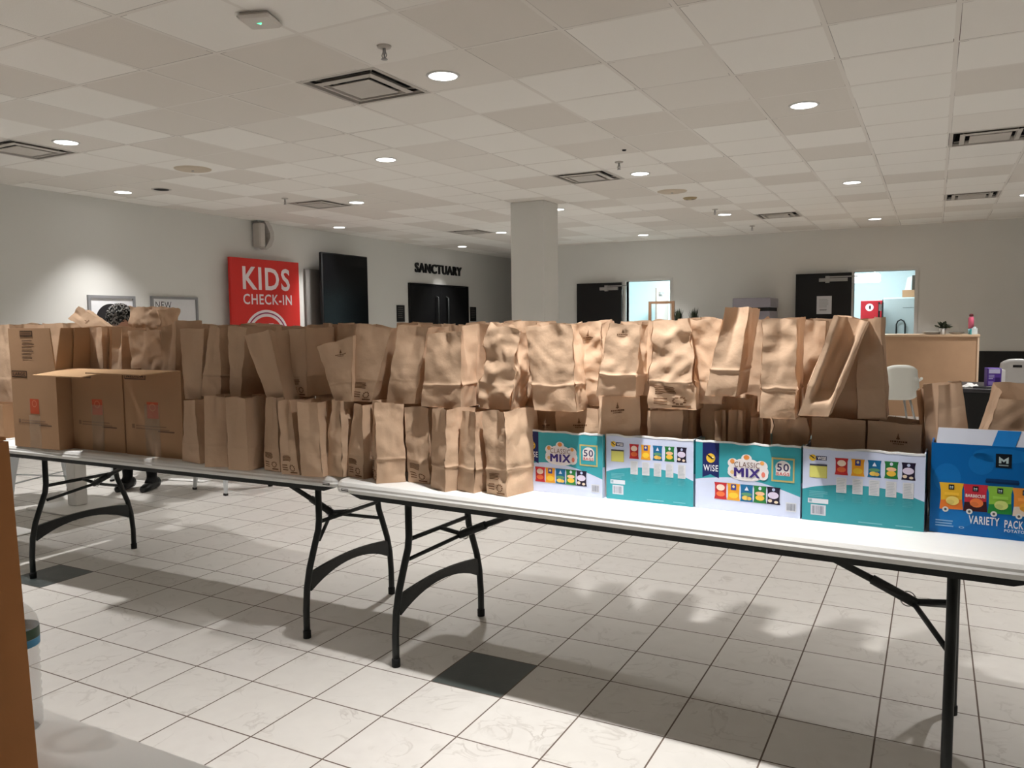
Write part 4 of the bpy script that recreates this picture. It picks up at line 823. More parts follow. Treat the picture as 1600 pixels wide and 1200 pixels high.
paper_bag('dark bag at the back of the gap between the second and third snack boxes', [(-0.749, 2.780, 0.745), (-0.654, 2.780, 0.745), (-0.654, 2.780, 1.080), (-0.749, 2.780, 1.072), (-0.749, 2.880, 0.745), (-0.654, 2.880, 0.745), (-0.654, 2.880, 1.080), (-0.749, 2.880, 1.072)], {'cr': 0.006, 's': 86}, group='brown bags inside the snack boxes')
paper_bag('thin folded brown bag leaning left between the fourth snack box and the blue box', [(0.009, 2.720, 0.745), (0.069, 2.720, 0.745), (-0.019, 2.720, 1.148), (-0.043, 2.720, 1.136), (0.009, 2.850, 0.745), (0.069, 2.850, 0.745), (-0.019, 2.850, 1.148), (-0.043, 2.850, 1.136)], {'g': 'FB', 'gin': 0.03, 'cr': 0.003, 's': 87}, group='brown bags inside the snack boxes')
paper_bag('flat brown bag leaning left at the back left corner of the blue box', [(-0.001, 2.700, 0.760), (0.099, 2.700, 0.760), (0.022, 2.700, 1.166), (-0.024, 2.700, 1.159), (-0.001, 2.740, 0.760), (0.099, 2.740, 0.760), (0.022, 2.740, 1.166), (-0.024, 2.740, 1.159)], {'g': 'FB', 'gin': 0.015, 'cr': 0.002, 's': 88}, group='brown bags inside the snack boxes')
paper_bag('second flat brown bag in the blue box with a hard diagonal shadow', [(0.017, 2.700, 0.760), (0.137, 2.700, 0.760), (0.075, 2.700, 1.169), (0.018, 2.700, 1.162), (0.017, 2.750, 0.760), (0.137, 2.750, 0.760), (0.075, 2.750, 1.169), (0.018, 2.750, 1.162)], {'cr': 0.002, 's': 89}, group='brown bags inside the snack boxes')
paper_bag('large open brown bag lying back in the blue box at the right edge, rim torn', [(0.069, 2.640, 0.765), (0.261, 2.640, 0.765), (0.361, 2.640, 1.120), (0.169, 2.640, 1.130), (0.069, 2.840, 0.765), (0.261, 2.840, 0.765), (0.361, 2.880, 1.150), (0.169, 2.880, 1.160)], {'cr': 0.007, 'gin': 0.012, 's': 90}, group='brown bags inside the snack boxes')
paper_bag('brown paper narrow upright bag left in the middle carton, folded gusset toward the camera', [(-3.918, 2.660, 1.000), (-3.794, 2.660, 1.000), (-3.794, 2.660, 1.358), (-3.918, 2.660, 1.363), (-3.918, 2.810, 1.000), (-3.794, 2.810, 1.000), (-3.794, 2.810, 1.358), (-3.918, 2.810, 1.363)], {'g': 'FB', 'gin': 0.015, 's': 91}, group='brown bags inside the cartons')
paper_bag('brown paper thin bag squeezed in the middle carton leaning right', [(-3.843, 2.680, 1.000), (-3.786, 2.680, 1.000), (-3.756, 2.680, 1.358), (-3.813, 2.680, 1.355), (-3.843, 2.830, 1.000), (-3.786, 2.830, 1.000), (-3.756, 2.830, 1.358), (-3.813, 2.830, 1.355)], {'g': 'FB', 's': 92}, group='brown bags inside the cartons')
paper_bag('brown paper bag with a bright crease leaning right at the right of the middle carton', [(-3.719, 2.650, 1.000), (-3.640, 2.650, 1.000), (-3.620, 2.650, 1.354), (-3.699, 2.650, 1.358), (-3.719, 2.810, 1.000), (-3.640, 2.810, 1.000), (-3.620, 2.810, 1.354), (-3.699, 2.810, 1.358)], {'g': 'FB', 'gin': 0.03, 's': 93}, group='brown bags inside the cartons')
paper_bag('brown paper wide bag leaning left with a pinched middle in the right carton', [(-3.547, 2.650, 1.000), (-3.311, 2.650, 1.000), (-3.341, 2.650, 1.340), (-3.577, 2.650, 1.341), (-3.547, 2.764, 1.000), (-3.311, 2.764, 1.000), (-3.341, 2.764, 1.340), (-3.577, 2.764, 1.341)], {'cr': 0.008, 's': 94}, group='brown bags inside the cartons')
paper_bag('brown paper bag with a lit slanting face at the right end of the right carton', [(-3.344, 2.640, 1.000), (-3.238, 2.640, 1.000), (-3.208, 2.640, 1.382), (-3.314, 2.640, 1.352), (-3.344, 2.790, 1.000), (-3.238, 2.790, 1.000), (-3.208, 2.790, 1.382), (-3.314, 2.790, 1.352)], {'g': 'FB', 'gin': 0.02, 's': 95}, group='brown bags inside the cartons')
paper_bag('brown paper low bag top left behind the raised carton flap', [(-5.192, 3.030, 1.035), (-5.057, 3.030, 1.035), (-5.057, 3.030, 1.379), (-5.192, 3.030, 1.380), (-5.192, 3.160, 1.035), (-5.057, 3.160, 1.035), (-5.057, 3.160, 1.379), (-5.192, 3.160, 1.380)], {'s': 96}, group='brown bags inside the cartons')
paper_bag('brown paper bag with a torn lit corner behind the raised carton flap', [(-5.040, 3.020, 1.035), (-4.935, 3.020, 1.035), (-4.935, 3.020, 1.374), (-5.040, 3.020, 1.383), (-5.040, 3.140, 1.035), (-4.935, 3.140, 1.035), (-4.935, 3.140, 1.374), (-5.040, 3.140, 1.383)], {'cr': 0.012, 's': 97}, group='brown bags inside the cartons')
paper_bag('brown paper pale lit bag top behind the raised carton flap', [(-4.885, 3.030, 1.035), (-4.681, 3.030, 1.035), (-4.681, 3.030, 1.388), (-4.885, 3.030, 1.382), (-4.885, 3.160, 1.035), (-4.681, 3.160, 1.035), (-4.681, 3.160, 1.388), (-4.885, 3.160, 1.382)], {'s': 98}, group='brown bags inside the cartons')
paper_bag('brown paper orange-lit bag at the far left edge behind the near carton', [(-4.779, 2.680, 0.935), (-4.629, 2.680, 0.935), (-4.629, 2.680, 1.378), (-4.779, 2.680, 1.376), (-4.779, 2.880, 0.935), (-4.629, 2.880, 0.935), (-4.629, 2.880, 1.378), (-4.779, 2.880, 1.376)], {'s': 99}, group='brown bags inside the cartons')
paper_bag('dark crumpled open bag on top of the right carton, in front of the white poster', [(-3.755, 2.800, 1.220), (-3.538, 2.800, 1.220), (-3.538, 2.800, 1.447), (-3.755, 2.800, 1.468), (-3.755, 2.900, 1.220), (-3.538, 2.900, 1.220), (-3.538, 2.930, 1.447), (-3.755, 2.930, 1.468)], {'cr': 0.016, 'gin': 0.01, 's': 100}, group='brown bags inside the cartons')
paper_bag('pale brown bag lying on its side on the cartons, mouth to the left, tree logo', [(-4.114, 2.880, 1.280), (-4.010, 2.880, 1.344), (-4.290, 2.880, 1.479), (-4.400, 2.880, 1.412), (-4.214, 3.010, 1.260), (-4.110, 3.010, 1.324), (-4.390, 3.010, 1.459), (-4.500, 3.010, 1.392)], {'tree': ('front', 0.5, 0.6), 'cr': 0.004, 'gin': 0.012, 's': 101}, group='brown bags inside the cartons')
paper_bag('brown paper bag in the lower layer inside a carton, hidden by the card', [(-4.200, 2.660, 0.748), (-4.070, 2.660, 0.748), (-4.070, 2.660, 0.998), (-4.200, 2.660, 0.998), (-4.200, 2.820, 0.748), (-4.070, 2.820, 0.748), (-4.070, 2.820, 0.998), (-4.200, 2.820, 0.998)], {'cr': 0.003, 's': 102}, group='hidden bags in the cartons')
paper_bag('brown paper bag in the lower layer inside a carton, hidden by the card', [(-4.000, 2.660, 0.748), (-3.870, 2.660, 0.748), (-3.870, 2.660, 0.998), (-4.000, 2.660, 0.998), (-4.000, 2.820, 0.748), (-3.870, 2.820, 0.748), (-3.870, 2.820, 0.998), (-4.000, 2.820, 0.998)], {'cr': 0.003, 's': 103}, group='hidden bags in the cartons')
paper_bag('brown paper bag in the lower layer inside a carton, hidden by the card', [(-3.850, 2.660, 0.748), (-3.720, 2.660, 0.748), (-3.720, 2.660, 0.998), (-3.850, 2.660, 0.998), (-3.850, 2.820, 0.748), (-3.720, 2.820, 0.748), (-3.720, 2.820, 0.998), (-3.850, 2.820, 0.998)], {'cr': 0.003, 's': 104}, group='hidden bags in the cartons')
paper_bag('brown paper bag in the lower layer inside a carton, hidden by the card', [(-3.660, 2.660, 0.748), (-3.530, 2.660, 0.748), (-3.530, 2.660, 0.998), (-3.660, 2.660, 0.998), (-3.660, 2.820, 0.748), (-3.530, 2.820, 0.748), (-3.530, 2.820, 0.998), (-3.660, 2.820, 0.998)], {'cr': 0.003, 's': 105}, group='hidden bags in the cartons')
paper_bag('brown paper bag in the lower layer inside a carton, hidden by the card', [(-3.420, 2.660, 0.748), (-3.290, 2.660, 0.748), (-3.290, 2.660, 0.998), (-3.420, 2.660, 0.998), (-3.420, 2.820, 0.748), (-3.290, 2.820, 0.748), (-3.290, 2.820, 0.998), (-3.420, 2.820, 0.998)], {'cr': 0.003, 's': 106}, group='hidden bags in the cartons')
paper_bag('brown paper bag in the lower layer inside a carton, hidden by the card', [(-3.240, 2.660, 0.748), (-3.110, 2.660, 0.748), (-3.110, 2.660, 0.998), (-3.240, 2.660, 0.998), (-3.240, 2.820, 0.748), (-3.110, 2.820, 0.748), (-3.110, 2.820, 0.998), (-3.240, 2.820, 0.998)], {'cr': 0.003, 's': 107}, group='hidden bags in the cartons')

# ------------------------------------------------------------------ cartons
def carton(label, x0, x1, y0, y1, z0, z1, word, wpos, logo=True, tape=(.38, .62, .56), raised=None, m=CARD):
    t = thing('cardboard_carton', label, 'box', ((x0 + x1) / 2, (y0 + y1) / 2, z0), 0, 'cardboard cartons on the left table')
    hx, hy, H, th = (x1 - x0) / 2, (y1 - y0) / 2, z1 - z0, .005
    b = MB(); b.recalc = False
    b.box(-hx, hx, -hy, -hy + th, 0, H); b.box(-hx, hx, hy - th, hy, 0, H); b.box(-hx, -hx + th, -hy + th, hy - th, 0, H); b.box(hx - th, hx, -hy + th, hy - th, 0, H); b.box(-hx + th, hx - th, -hy + th, hy - th, 0, th)
    b.build('carton_body', m, t)
    art = lambda: Art((-hx, -hy - .0004, 0), (2 * hx, 0, 0), (0, 0, H), (0, -1, 0), .0005)
    a = art()
    DB = (74, 54, 40)
    u0, v0, u1, v1 = wpos
    a.rect(u0, v0, u1, v1, DB, 1); a.rect(u0 + .012, v0 + .012, u1 - .012, v1 - .012, (146, 108, 78), 2); a.text(word, u0 + .04, v0 + .022, u1 - .04, v1 - .022, DB, 3, .03)
    a.build('size_marking', t)
    if logo:
        a = art(); a.rect(.40, .44, .60, .63, (196, 82, 48), 1); a.ring(.50, .57, .055, .045, .75, (214, 130, 96), 2, 20); a.build('orange_logo', t); a = art()
        a.rect(.12, .315, .17, .365, (134, 100, 74), 1); a.lines(.19, .30, .85, .365, 2, (140, 106, 80), 1, 3, .45); a.rect(.58, .288, .86, .305, (104, 74, 54), 1); a.build('small_print', t)
    s = MB(); s.recalc = False; rnd = random.Random(int(x0 * 100)); n = 10; vs = []
    for k in range(n + 1):
        for i in range(4):
            vs.append((-hx + 2 * hx * (tape[0] + (tape[1] - tape[0]) * i / 3 + rnd.uniform(-.008, .008)), -hy - .0016 - rnd.uniform(0, .0016), H * (tape[2] * k / n + .003)))
    s.add(vs, [(k * 4 + i, k * 4 + i + 1, k * 4 + i + 5, k * 4 + i + 4) for k in range(n) for i in range(3)], 0, True)
    s.build('tape_strip', TAPE, t)
    return t, hx, hy, H
c1, hx, hy, H = carton('tall LARGE cardboard carton at the left end of the table, its front flap standing up', -4.283, -3.905, 2.475, 2.96, TOP, 1.142, 'LARGE', (.02, .90, .37, .985), tape=(.37, .62, .42))
m = MB(); m.hexa([(-hx, -hy, H), (hx, -hy, H), (hx, -hy + .005, H), (-hx, -hy + .005, H), (-hx - .015, -hy + .005, H + .214), (hx - .04, -hy + .005, H + .214), (hx - .04, -hy + .010, H + .214), (-hx - .015, -hy + .010, H + .214)]); fl = m.build('front_flap', CARD, c1)
m = MB(); m.hexa([(hx - .005, -hy, H), (hx, -hy, H), (hx, hy, H), (hx - .005, hy, H), (hx - .005, -hy + .04, H + .214), (hx, -hy + .04, H + .214), (hx, hy - .04, H + .214), (hx - .005, hy - .04, H + .214)]); m.build('side_flap', CARD, c1)
m = MB(); m.hexa([(-hx, hy - .005, H), (hx, hy - .005, H), (hx, hy, H), (-hx, hy, H), (-hx + .03, hy - .005, H + .2), (hx - .03, hy - .005, H + .2), (hx - .03, hy, H + .2), (-hx + .03, hy, H + .2)]); m.build('back_flap', CARD, c1)
a = Art((-hx, -hy - .0008, H), (2 * hx, 0, 0), (0, .005, .214), (0, -1, 0), .0008)
a.rect(.24, .80, .52, .94, (74, 54, 40), 1); a.rect(.255, .825, .505, .915, (128, 94, 68), 2); a.lines(.27, .85, .49, .9, 2, (74, 54, 40), 3, 2, .4); a.lines(.28, .24, .56, .74, 6, (104, 78, 58), 1, 8, .3)
a.build('flap_label', c1)
c2, hx, hy, H = carton('MEDIUM cardboard carton in the middle of three, front flap folded out over its printing', -3.900, -3.502, 2.552, 2.97, TOP, 1.150, 'MEDIUM', (.02, .885, .40, .965))
def out_flap(t, hx, hy, H, drop):
    m = MB(); m.hexa([(-hx, -hy - .005, H - .006), (hx, -hy - .005, H - .006), (hx, -hy, H - .001), (-hx, -hy, H - .001), (-hx, -hy - .005, H - .001), (hx, -hy - .005, H - .001), (hx, -hy, H), (-hx, -hy, H)])
    m.hexa([(-hx + .005, -hy - .2, H - drop - .005), (hx - .02, -hy - .2, H - drop - .007), (hx, -hy - .004, H - .005), (-hx, -hy - .004, H - .005), (-hx + .005, -hy - .2, H - drop), (hx - .02, -hy - .2, H - drop - .002), (hx, -hy - .004, H), (-hx, -hy - .004, H)])
    return m.build('folded_flap', CARD_IN, t)
out_flap(c2, hx, hy, H, .022)
m = MB(); m.hexa([(-hx, -hy + .01, H), (-hx + .005, -hy + .01, H), (-hx + .005, hy, H), (-hx, hy, H), (-hx - .0, -hy + .03, H + .207), (-hx + .005, -hy + .03, H + .207), (-hx + .005, hy - .03, H + .207), (-hx, hy - .03, H + .207)]); m.build('side_flap', CARD, c2)
m = MB(); m.hexa([(-hx + .006, -hy + .15, H), (-hx + .16, -hy + .15, H), (-hx + .16, -hy + .156, H), (-hx + .006, -hy + .156, H), (-hx + .006, -hy + .15, H + .205), (-hx + .16, -hy + .15, H + .205), (-hx + .16, -hy + .156, H + .205), (-hx + .006, -hy + .156, H + .205)]); m.build('inner_flap', CARD, c2)
c3, hx, hy, H = carton('MEDIUM cardboard carton right of the other two, front flap folded out toward the camera', -3.486, -3.083, 2.548, 2.97, TOP, 1.152, 'MEDIUM', (.02, .885, .40, .965), tape=(.36, .62, .60))
out_flap(c3, hx, hy, H, .004)
c4, hx, hy, H = carton('low cardboard carton at the far left end of the table, cut by the near carton', -5.02, -4.60, 2.60, 2.98, TOP, .93, 'LARGE', (.05, .7, .5, .9), logo=False, tape=(.3, .6, .1))
c5, hx, hy, H = carton('cardboard carton behind the tall LARGE carton, hidden but for the bags on it', -5.06, -4.56, 2.985, 3.24, TOP, 1.03, 'LARGE', (.05, .7, .5, .9), logo=False, tape=(.3, .6, .1))
m = MB(); m.box(-hx, hx, -hy, hy, H, H + .004); m.build('top_flap', CARD, c5)
# the near carton and bottle on the near table
t = thing('near_carton', 'close brown cardboard carton filling the bottom left edge of the photo', 'box', (-1.36, .40, TOP))
m = MB(); m.recalc = False
m.hexa([(-.28, -.22, 0), (.297, -.22, 0), (.297, .22, 0), (-.28, .22, 0), (-.28, -.22, .472), (.272, -.22, .472), (.272, .22, .472), (-.28, .22, .472)]); m.build('carton_body', CARD_FG, t)
m = MB(); m.box(-.03, .03, -.222, .2225, .4722, .4728); m.build('tape_strip', TAPE, t)
m = MB(); m.hexa([(-.278, -.218, .4735), (.270, -.218, .4735), (.270, -.003, .4735), (-.278, -.003, .4735), (-.278, -.218, .478), (.270, -.218, .478), (.270, -.003, .478), (-.278, -.003, .478)]); m.build('top_flap', CARD_FG, t)
m = MB(); m.hexa([(-.278, .003, .4735), (.270, .003, .4735), (.270, .218, .4735), (-.278, .218, .4735), (-.278, .003, .478), (.270, .003, .478), (.270, .218, .478), (-.278, .218, .478)]); m.build('top_flap', CARD_FG, t)

PLASTIC = mat('clear_bottle_plastic', (214, 218, 220), rough=.07, spec=.9, var=.02, alpha=.30, bump=.25, bscale=45)
t = thing('water_bottle', 'clear plastic water bottle with a blue and green label beside the near carton', 'bottle', (-1.243, .700, TOP))
prof = [(.026, 0), (.032, .006), (.0325, .02)]
for k in range(8):
    z = .03 + k * .0125; prof += [(.0330, z), (.0312, z + .006)]
prof += [(.0335, .132), (.0335, .165), (.031, .176), (.024, .188), (.0145, .198), (.0125, .202), (.0125, .208)]
MB().lathe(prof, n=36).build('bottle_body', PLASTIC, t)
MB().lathe([(.0338, .134), (.0340, .146)], n=36, caps=False).build('blue_label_band', mat('label_blue', (52, 128, 168), rough=.3, var=.25, scale=60), t)
MB().lathe([(.0340, .1462), (.0338, .162)], n=36, caps=False).build('green_label_band', mat('label_green', (38, 66, 44), rough=.3, var=.5, scale=70), t)
MB().lathe([(.014, .203), (.0142, .216), (.012, .218)], n=24).build('cap', WHITE, t)

# ------------------------------------------------------------------ snack boxes
TEAL = (58, 156, 166); LAV = (206, 214, 238); NAVY = (28, 36, 92)
def mini_bag(a, u0, v0, u1, v1, col, kind, k=3):
    w, h = u1 - u0, v1 - v0; c = .06 * w
    a.poly([(u0, v1), (u0 + c, v1 - .2 * h), (u0 + c, v0 + .2 * h), (u0, v0), (u1, v0), (u1 - c, v0 + .2 * h), (u1 - c, v1 - .2 * h), (u1, v1)], col, k)
    um = (u0 + u1) / 2
    if kind == 0:
        a.ell(um, v1 - .30 * h, .33 * w, .19 * h, (236, 214, 196), k + 1, 14); a.ell(um, v0 + .32 * h, .34 * w, .16 * h, (226, 112, 64), k + 1, 12)
    elif kind == 1:
        a.rect(um - .2 * w, v1 - .38 * h, um + .2 * w, v1 - .04 * h, (60, 66, 140), k + 1); a.ell(um, v1 - .18 * h, .1 * w, .08 * h, (226, 210, 150), k + 2, 10); a.ell(um, v0 + .3 * h, .36 * w, .18 * h, (238, 196, 60), k + 1, 12)
    elif kind == 2:
        a.poly([(um - .16 * w, v1 - .34 * h), (um + .16 * w, v1 - .34 * h), (um, v1 - .1 * h)], (220, 226, 240), k + 1); a.ell(um, v0 + .44 * h, .4 * w, .1 * h, (94, 150, 110), k + 1, 12); a.ell(um - .1 * w, v0 + .22 * h, .26 * w, .13 * h, (234, 200, 96), k + 2, 10); a.ell(um + .18 * w, v0 + .2 * h, .2 * w, .11 * h, (226, 186, 84), k + 2, 10)
    elif kind == 3:
        a.ell(um, v1 - .15 * h, .12 * w, .1 * h, (220, 226, 240), k + 1, 10); a.ell(um, v0 + .55 * h, .36 * w, .12 * h, (240, 190, 150), k + 1, 12); a.ell(um, v0 + .3 * h, .34 * w, .16 * h, (236, 190, 70), k + 1, 12)
    else:
        a.ell(um, v1 - .15 * h, .12 * w, .09 * h, (190, 200, 230), k + 1, 10); a.ell(um - .02 * w, v0 + .52 * h, .40 * w, .2 * h, (222, 210, 232), k + 1, 14); a.ell(um - .25 * w, v0 + .2 * h, .16 * w, .1 * h, (226, 206, 180), k + 2, 10); a.ell(um + .2 * w, v0 + .14 * h, .15 * w, .08 * h, (226, 206, 180), k + 2, 10)
BAGC = [(188, 44, 48), (232, 160, 42), (24, 104, 150), (40, 120, 62), (34, 24, 48)]
def owl(a, u, v, ru, rv, k):
    a.ell(u, v, ru, rv, (232, 190, 60), k, 18)
    a.poly([(u - ru * 1.1, v + rv * .9), (u - ru * .2, v + rv * .55), (u + ru * .4, v + rv * .05), (u + ru * .9, v - rv * .1), (u + ru * .3, v - rv * .25), (u - ru * .5, v + rv * .3)], (60, 48, 30), k + 1)
    a.ell(u + ru * .5, v + rv * .2, ru * .18, rv * .18, (250, 240, 200), k + 2, 8)
def barcode(a, u0, v0, u1, v1, k, seed):
    a.rect(u0, v0, u1, v1, (214, 216, 224), k); r = random.Random(seed); u = u0 + .1 * (u1 - u0)
    while u < u1 - .1 * (u1 - u0):
        w = r.uniform(.01, .05) * (u1 - u0); a.rect(u, v0 + .12 * (v1 - v0), u + w, v1 - .12 * (v1 - v0), (120, 124, 140), k + 1); u += w + r.uniform(.02, .05) * (u1 - u0)
def curve_pts(pts, n=6):
    out = []
    for i in range(len(pts) - 1):
        p0 = pts[max(0, i - 1)]; p1 = pts[i]; p2 = pts[i + 1]; p3 = pts[min(len(pts) - 1, i + 2)]
        for k in range(n):
            t = k / n
            out.append(tuple(.5 * ((2 * p1[q]) + (-p0[q] + p2[q]) * t + (2 * p0[q] - 5 * p1[q] + 4 * p2[q] - p3[q]) * t * t + (-p0[q] + 3 * p1[q] - 3 * p2[q] + p3[q]) * t ** 3) for q in (0, 1)))
    return out + [pts[-1]]
def front_art(a):
    c = curve_pts([(0, .435), (.12, .465), (.35, .50), (.6, .47), (.8, .40), (1, .305)])
    a.poly([(0, 1), (0, .435)] + c[1:] + [(1, 1)], TEAL, 1)
    a.poly([(0, 0), (1, 0)] + c[::-1], LAV, 1)
    a.poly([(.07, 1), (.07, .47), (.152, .525), (.235, .47), (.235, 1)], NAVY, 2)
    owl(a, .152, .765, .045, .07, 3); a.text('WISE', .080, .57, .226, .665, (240, 240, 244), 3, .015)
    for q_, (u, v, r1, r2) in enumerate([(.5, .70, .13, .10), (.44, .62, .12, .11), (.58, .62, .13, .12), (.5, .56, .17, .09), (.37, .72, .05, .07), (.50, .80, .05, .06), (.64, .70, .06, .08), (.37, .58, .05, .06), (.655, .57, .05, .07)]):
        a.ell(u, v, r1, r2, (238, 232, 232), 3 + .25 * q_, 20)
    for (u, v, r1, r2, cc) in [(.365, .745, .022, .035, (226, 150, 80)), (.50, .815, .028, .035, (226, 140, 70)), (.648, .745, .02, .03, (240, 170, 90)), (.66, .58, .018, .04, (232, 130, 110)), (.365, .585, .02, .03, (226, 190, 130))]:
        a.ell(u, v, r1, r2, cc, 5.6, 12)
    a.text('CLASSIC', .385, .665, .625, .745, (120, 84, 66), 6.2, .0); [a.text('MIX', .381 + d_, .525, .619 + d_, .655, (62, 44, 118), 6.2 + d_ * 60, 0.0) for d_ in (0, .004, .008, .012)]
    a.rect(.735, .50, .945, .845, (196, 178, 112), 3); a.rect(.75, .525, .93, .82, TEAL, 4)
    a.ell(.84, .715, .07, .09, (236, 230, 226), 5, 18); a.rect(.775, .59, .905, .68, (236, 230, 226), 5.4)
    a.text('50', .785, .655, .895, .765, (58, 50, 92), 6.2, .015); a.text('BAGS', .782, .595, .898, .640, (196, 52, 56), 6.2, .015)
    for i in range(5): mini_bag(a, .19 + i * .126, .165, .19 + (i + 1) * .126, .415, BAGC[i], i, 3)
    barcode(a, .87, .085, .965, .215, 3, 5)
def back_art(a):
    c = curve_pts([(0, .43), (.15, .49), (.4, .535), (.65, .53), (.85, .47), (1, .395)])
    a.poly([(0, 1), (0, .43)] + c[1:] + [(1, 1)], LAV, 1)
    a.poly([(0, 0), (1, 0)] + c[::-1], TEAL, 1)
    owl(a, .085, .875, .03, .045, 2); a.rect(.115, .845, .205, .905, NAVY, 2); a.text('WISE', .125, .852, .20, .896, (240, 240, 244), 3, .04)
    a.rect(.06, .60, .21, .785, (206, 196, 92), 2); a.rect(.065, .605, .205, .765, (222, 218, 120), 3); a.rect(.06, .768, .21, .79, (70, 72, 90), 4)
    for i in range(5):
        u = .275 + i * .135; mini_bag(a, u, .665, u + .112, .895, BAGC[i], i, 2)
        a.rect(u + .015, .42, u + .10, .63, (222, 222, 226), 3); a.lines(u + .022, .43, u + .093, .62, 9, (182, 186, 194), 4, i, .3)
        a.lines(u + .015, .30, u + .10, .40, 5, (86, 168, 178), 2, i + 9, .4)
    a.lines(.06, .33, .22, .42, 4, (120, 190, 200), 2, 2, .35)
    a.rect(.05, .245, .225, .31, (222, 226, 234), 2); a.rect(.06, .26, .085, .3, (150, 180, 190), 3)
    barcode(a, .075, .08, .205, .225, 2, 7)
    a.lines(.48, .03, .72, .055, 1, (120, 190, 200), 2, 4, .6); a.lines(.78, .035, .93, .055, 1, (120, 190, 200), 2, 5, .6)
BOXCARD = mat('grey_board', (196, 192, 186), rough=.8)
def snack_box(label, x0, x1, y0, yr, depth, h, art, side, rag):
    """front left corner (x0,y0), front right corner (x1,yr)"""
    L = math.hypot(x1 - x0, yr - y0); rz = math.atan2(yr - y0, x1 - x0)
    t = thing('snack_box', label, 'box', (x0, y0, TOP + .0006), rz, 'teal snack boxes on the right table')
    th = .004; b = MB(); b.recalc = False
    nn = 14; rnd = random.Random(rag)
    # front wall with a torn, slightly wavy upper edge
    top = [(L * i / nn, h + (rnd.uniform(-.003, .003) if 0 < i < nn else 0)) for i in range(nn + 1)]
    b.prism([(0, 0), (L, 0)] + top[::-1], (0, 0, 0), (1, 0, 0), (0, 0, 1), (0, 1, 0), th)
    b.box(0, th, th, depth, 0, h); b.box(L - th, L, th, depth, 0, h); b.box(th, L - th, depth - th, depth, 0, h); b.box(th, L - th, th, depth - th, 0, th)
    b.build('box_body', ink(*side), t)
    a = Art((0, -.0004, 0), (L, 0, 0), (0, 0, h - .004), (0, -1, 0)); art(a); a.build('printed_front', t)
    a = Art((L + .0004, 0, 0), (0, depth, 0), (0, 0, h - .004), (1, 0, 0)); a.poly([(0, .5), (1, .35), (1, 1), (0, 1)], TEAL, 1); a.poly([(0, 0), (1, 0), (1, .35), (0, .5)], LAV, 1); a.rect(.3, .3, .8, 1, NAVY, 2); a.text('WISE', .34, .6, .76, .74, (240, 240, 244), 3, .04)
    a.build('printed_side', t)
    e = MB(); e.recalc = False
    for i in range(nn):
        if True:
            u0, u1 = top[i][0], top[i + 1][0]; e.hexa([(u0, -.0015, top[i][1] - .004), (u1, -.0015, top[i + 1][1] - .004), (u1, th + .001, top[i + 1][1] - .004), (u0, th + .001, top[i][1] - .004), (u0, -.001, top[i][1] + .002), (u1, -.001, top[i + 1][1] + .002), (u1, th, top[i + 1][1] + .002), (u0, th, top[i][1] + .002)])
    e.build('torn_edge', mat('torn_paper', (222, 222, 222), rough=.9), t)
    return t
snack_box('teal snack box with cloud shaped emblem, first from the left, beside a brown bag', -1.352, -1.018, 2.618, 2.600, .27, .225, front_art, (150, 190, 200), 1)
snack_box('white and teal snack box showing its back with five small bags, second from the left', -1.008, -.697, 2.612, 2.605, .27, .226, back_art, (190, 200, 214), 2)
snack_box('teal snack box with a navy ribbon and cloud shaped emblem, third from the left', -.690, -.356, 2.606, 2.592, .27, .226, front_art, (150, 190, 200), 3)
snack_box('white and teal snack box showing its back, fourth from the left, beside the blue box', -.350, -.012, 2.590, 2.580, .27, .228, back_art, (190, 200, 214), 4)
BLUE = (0, 104, 178)
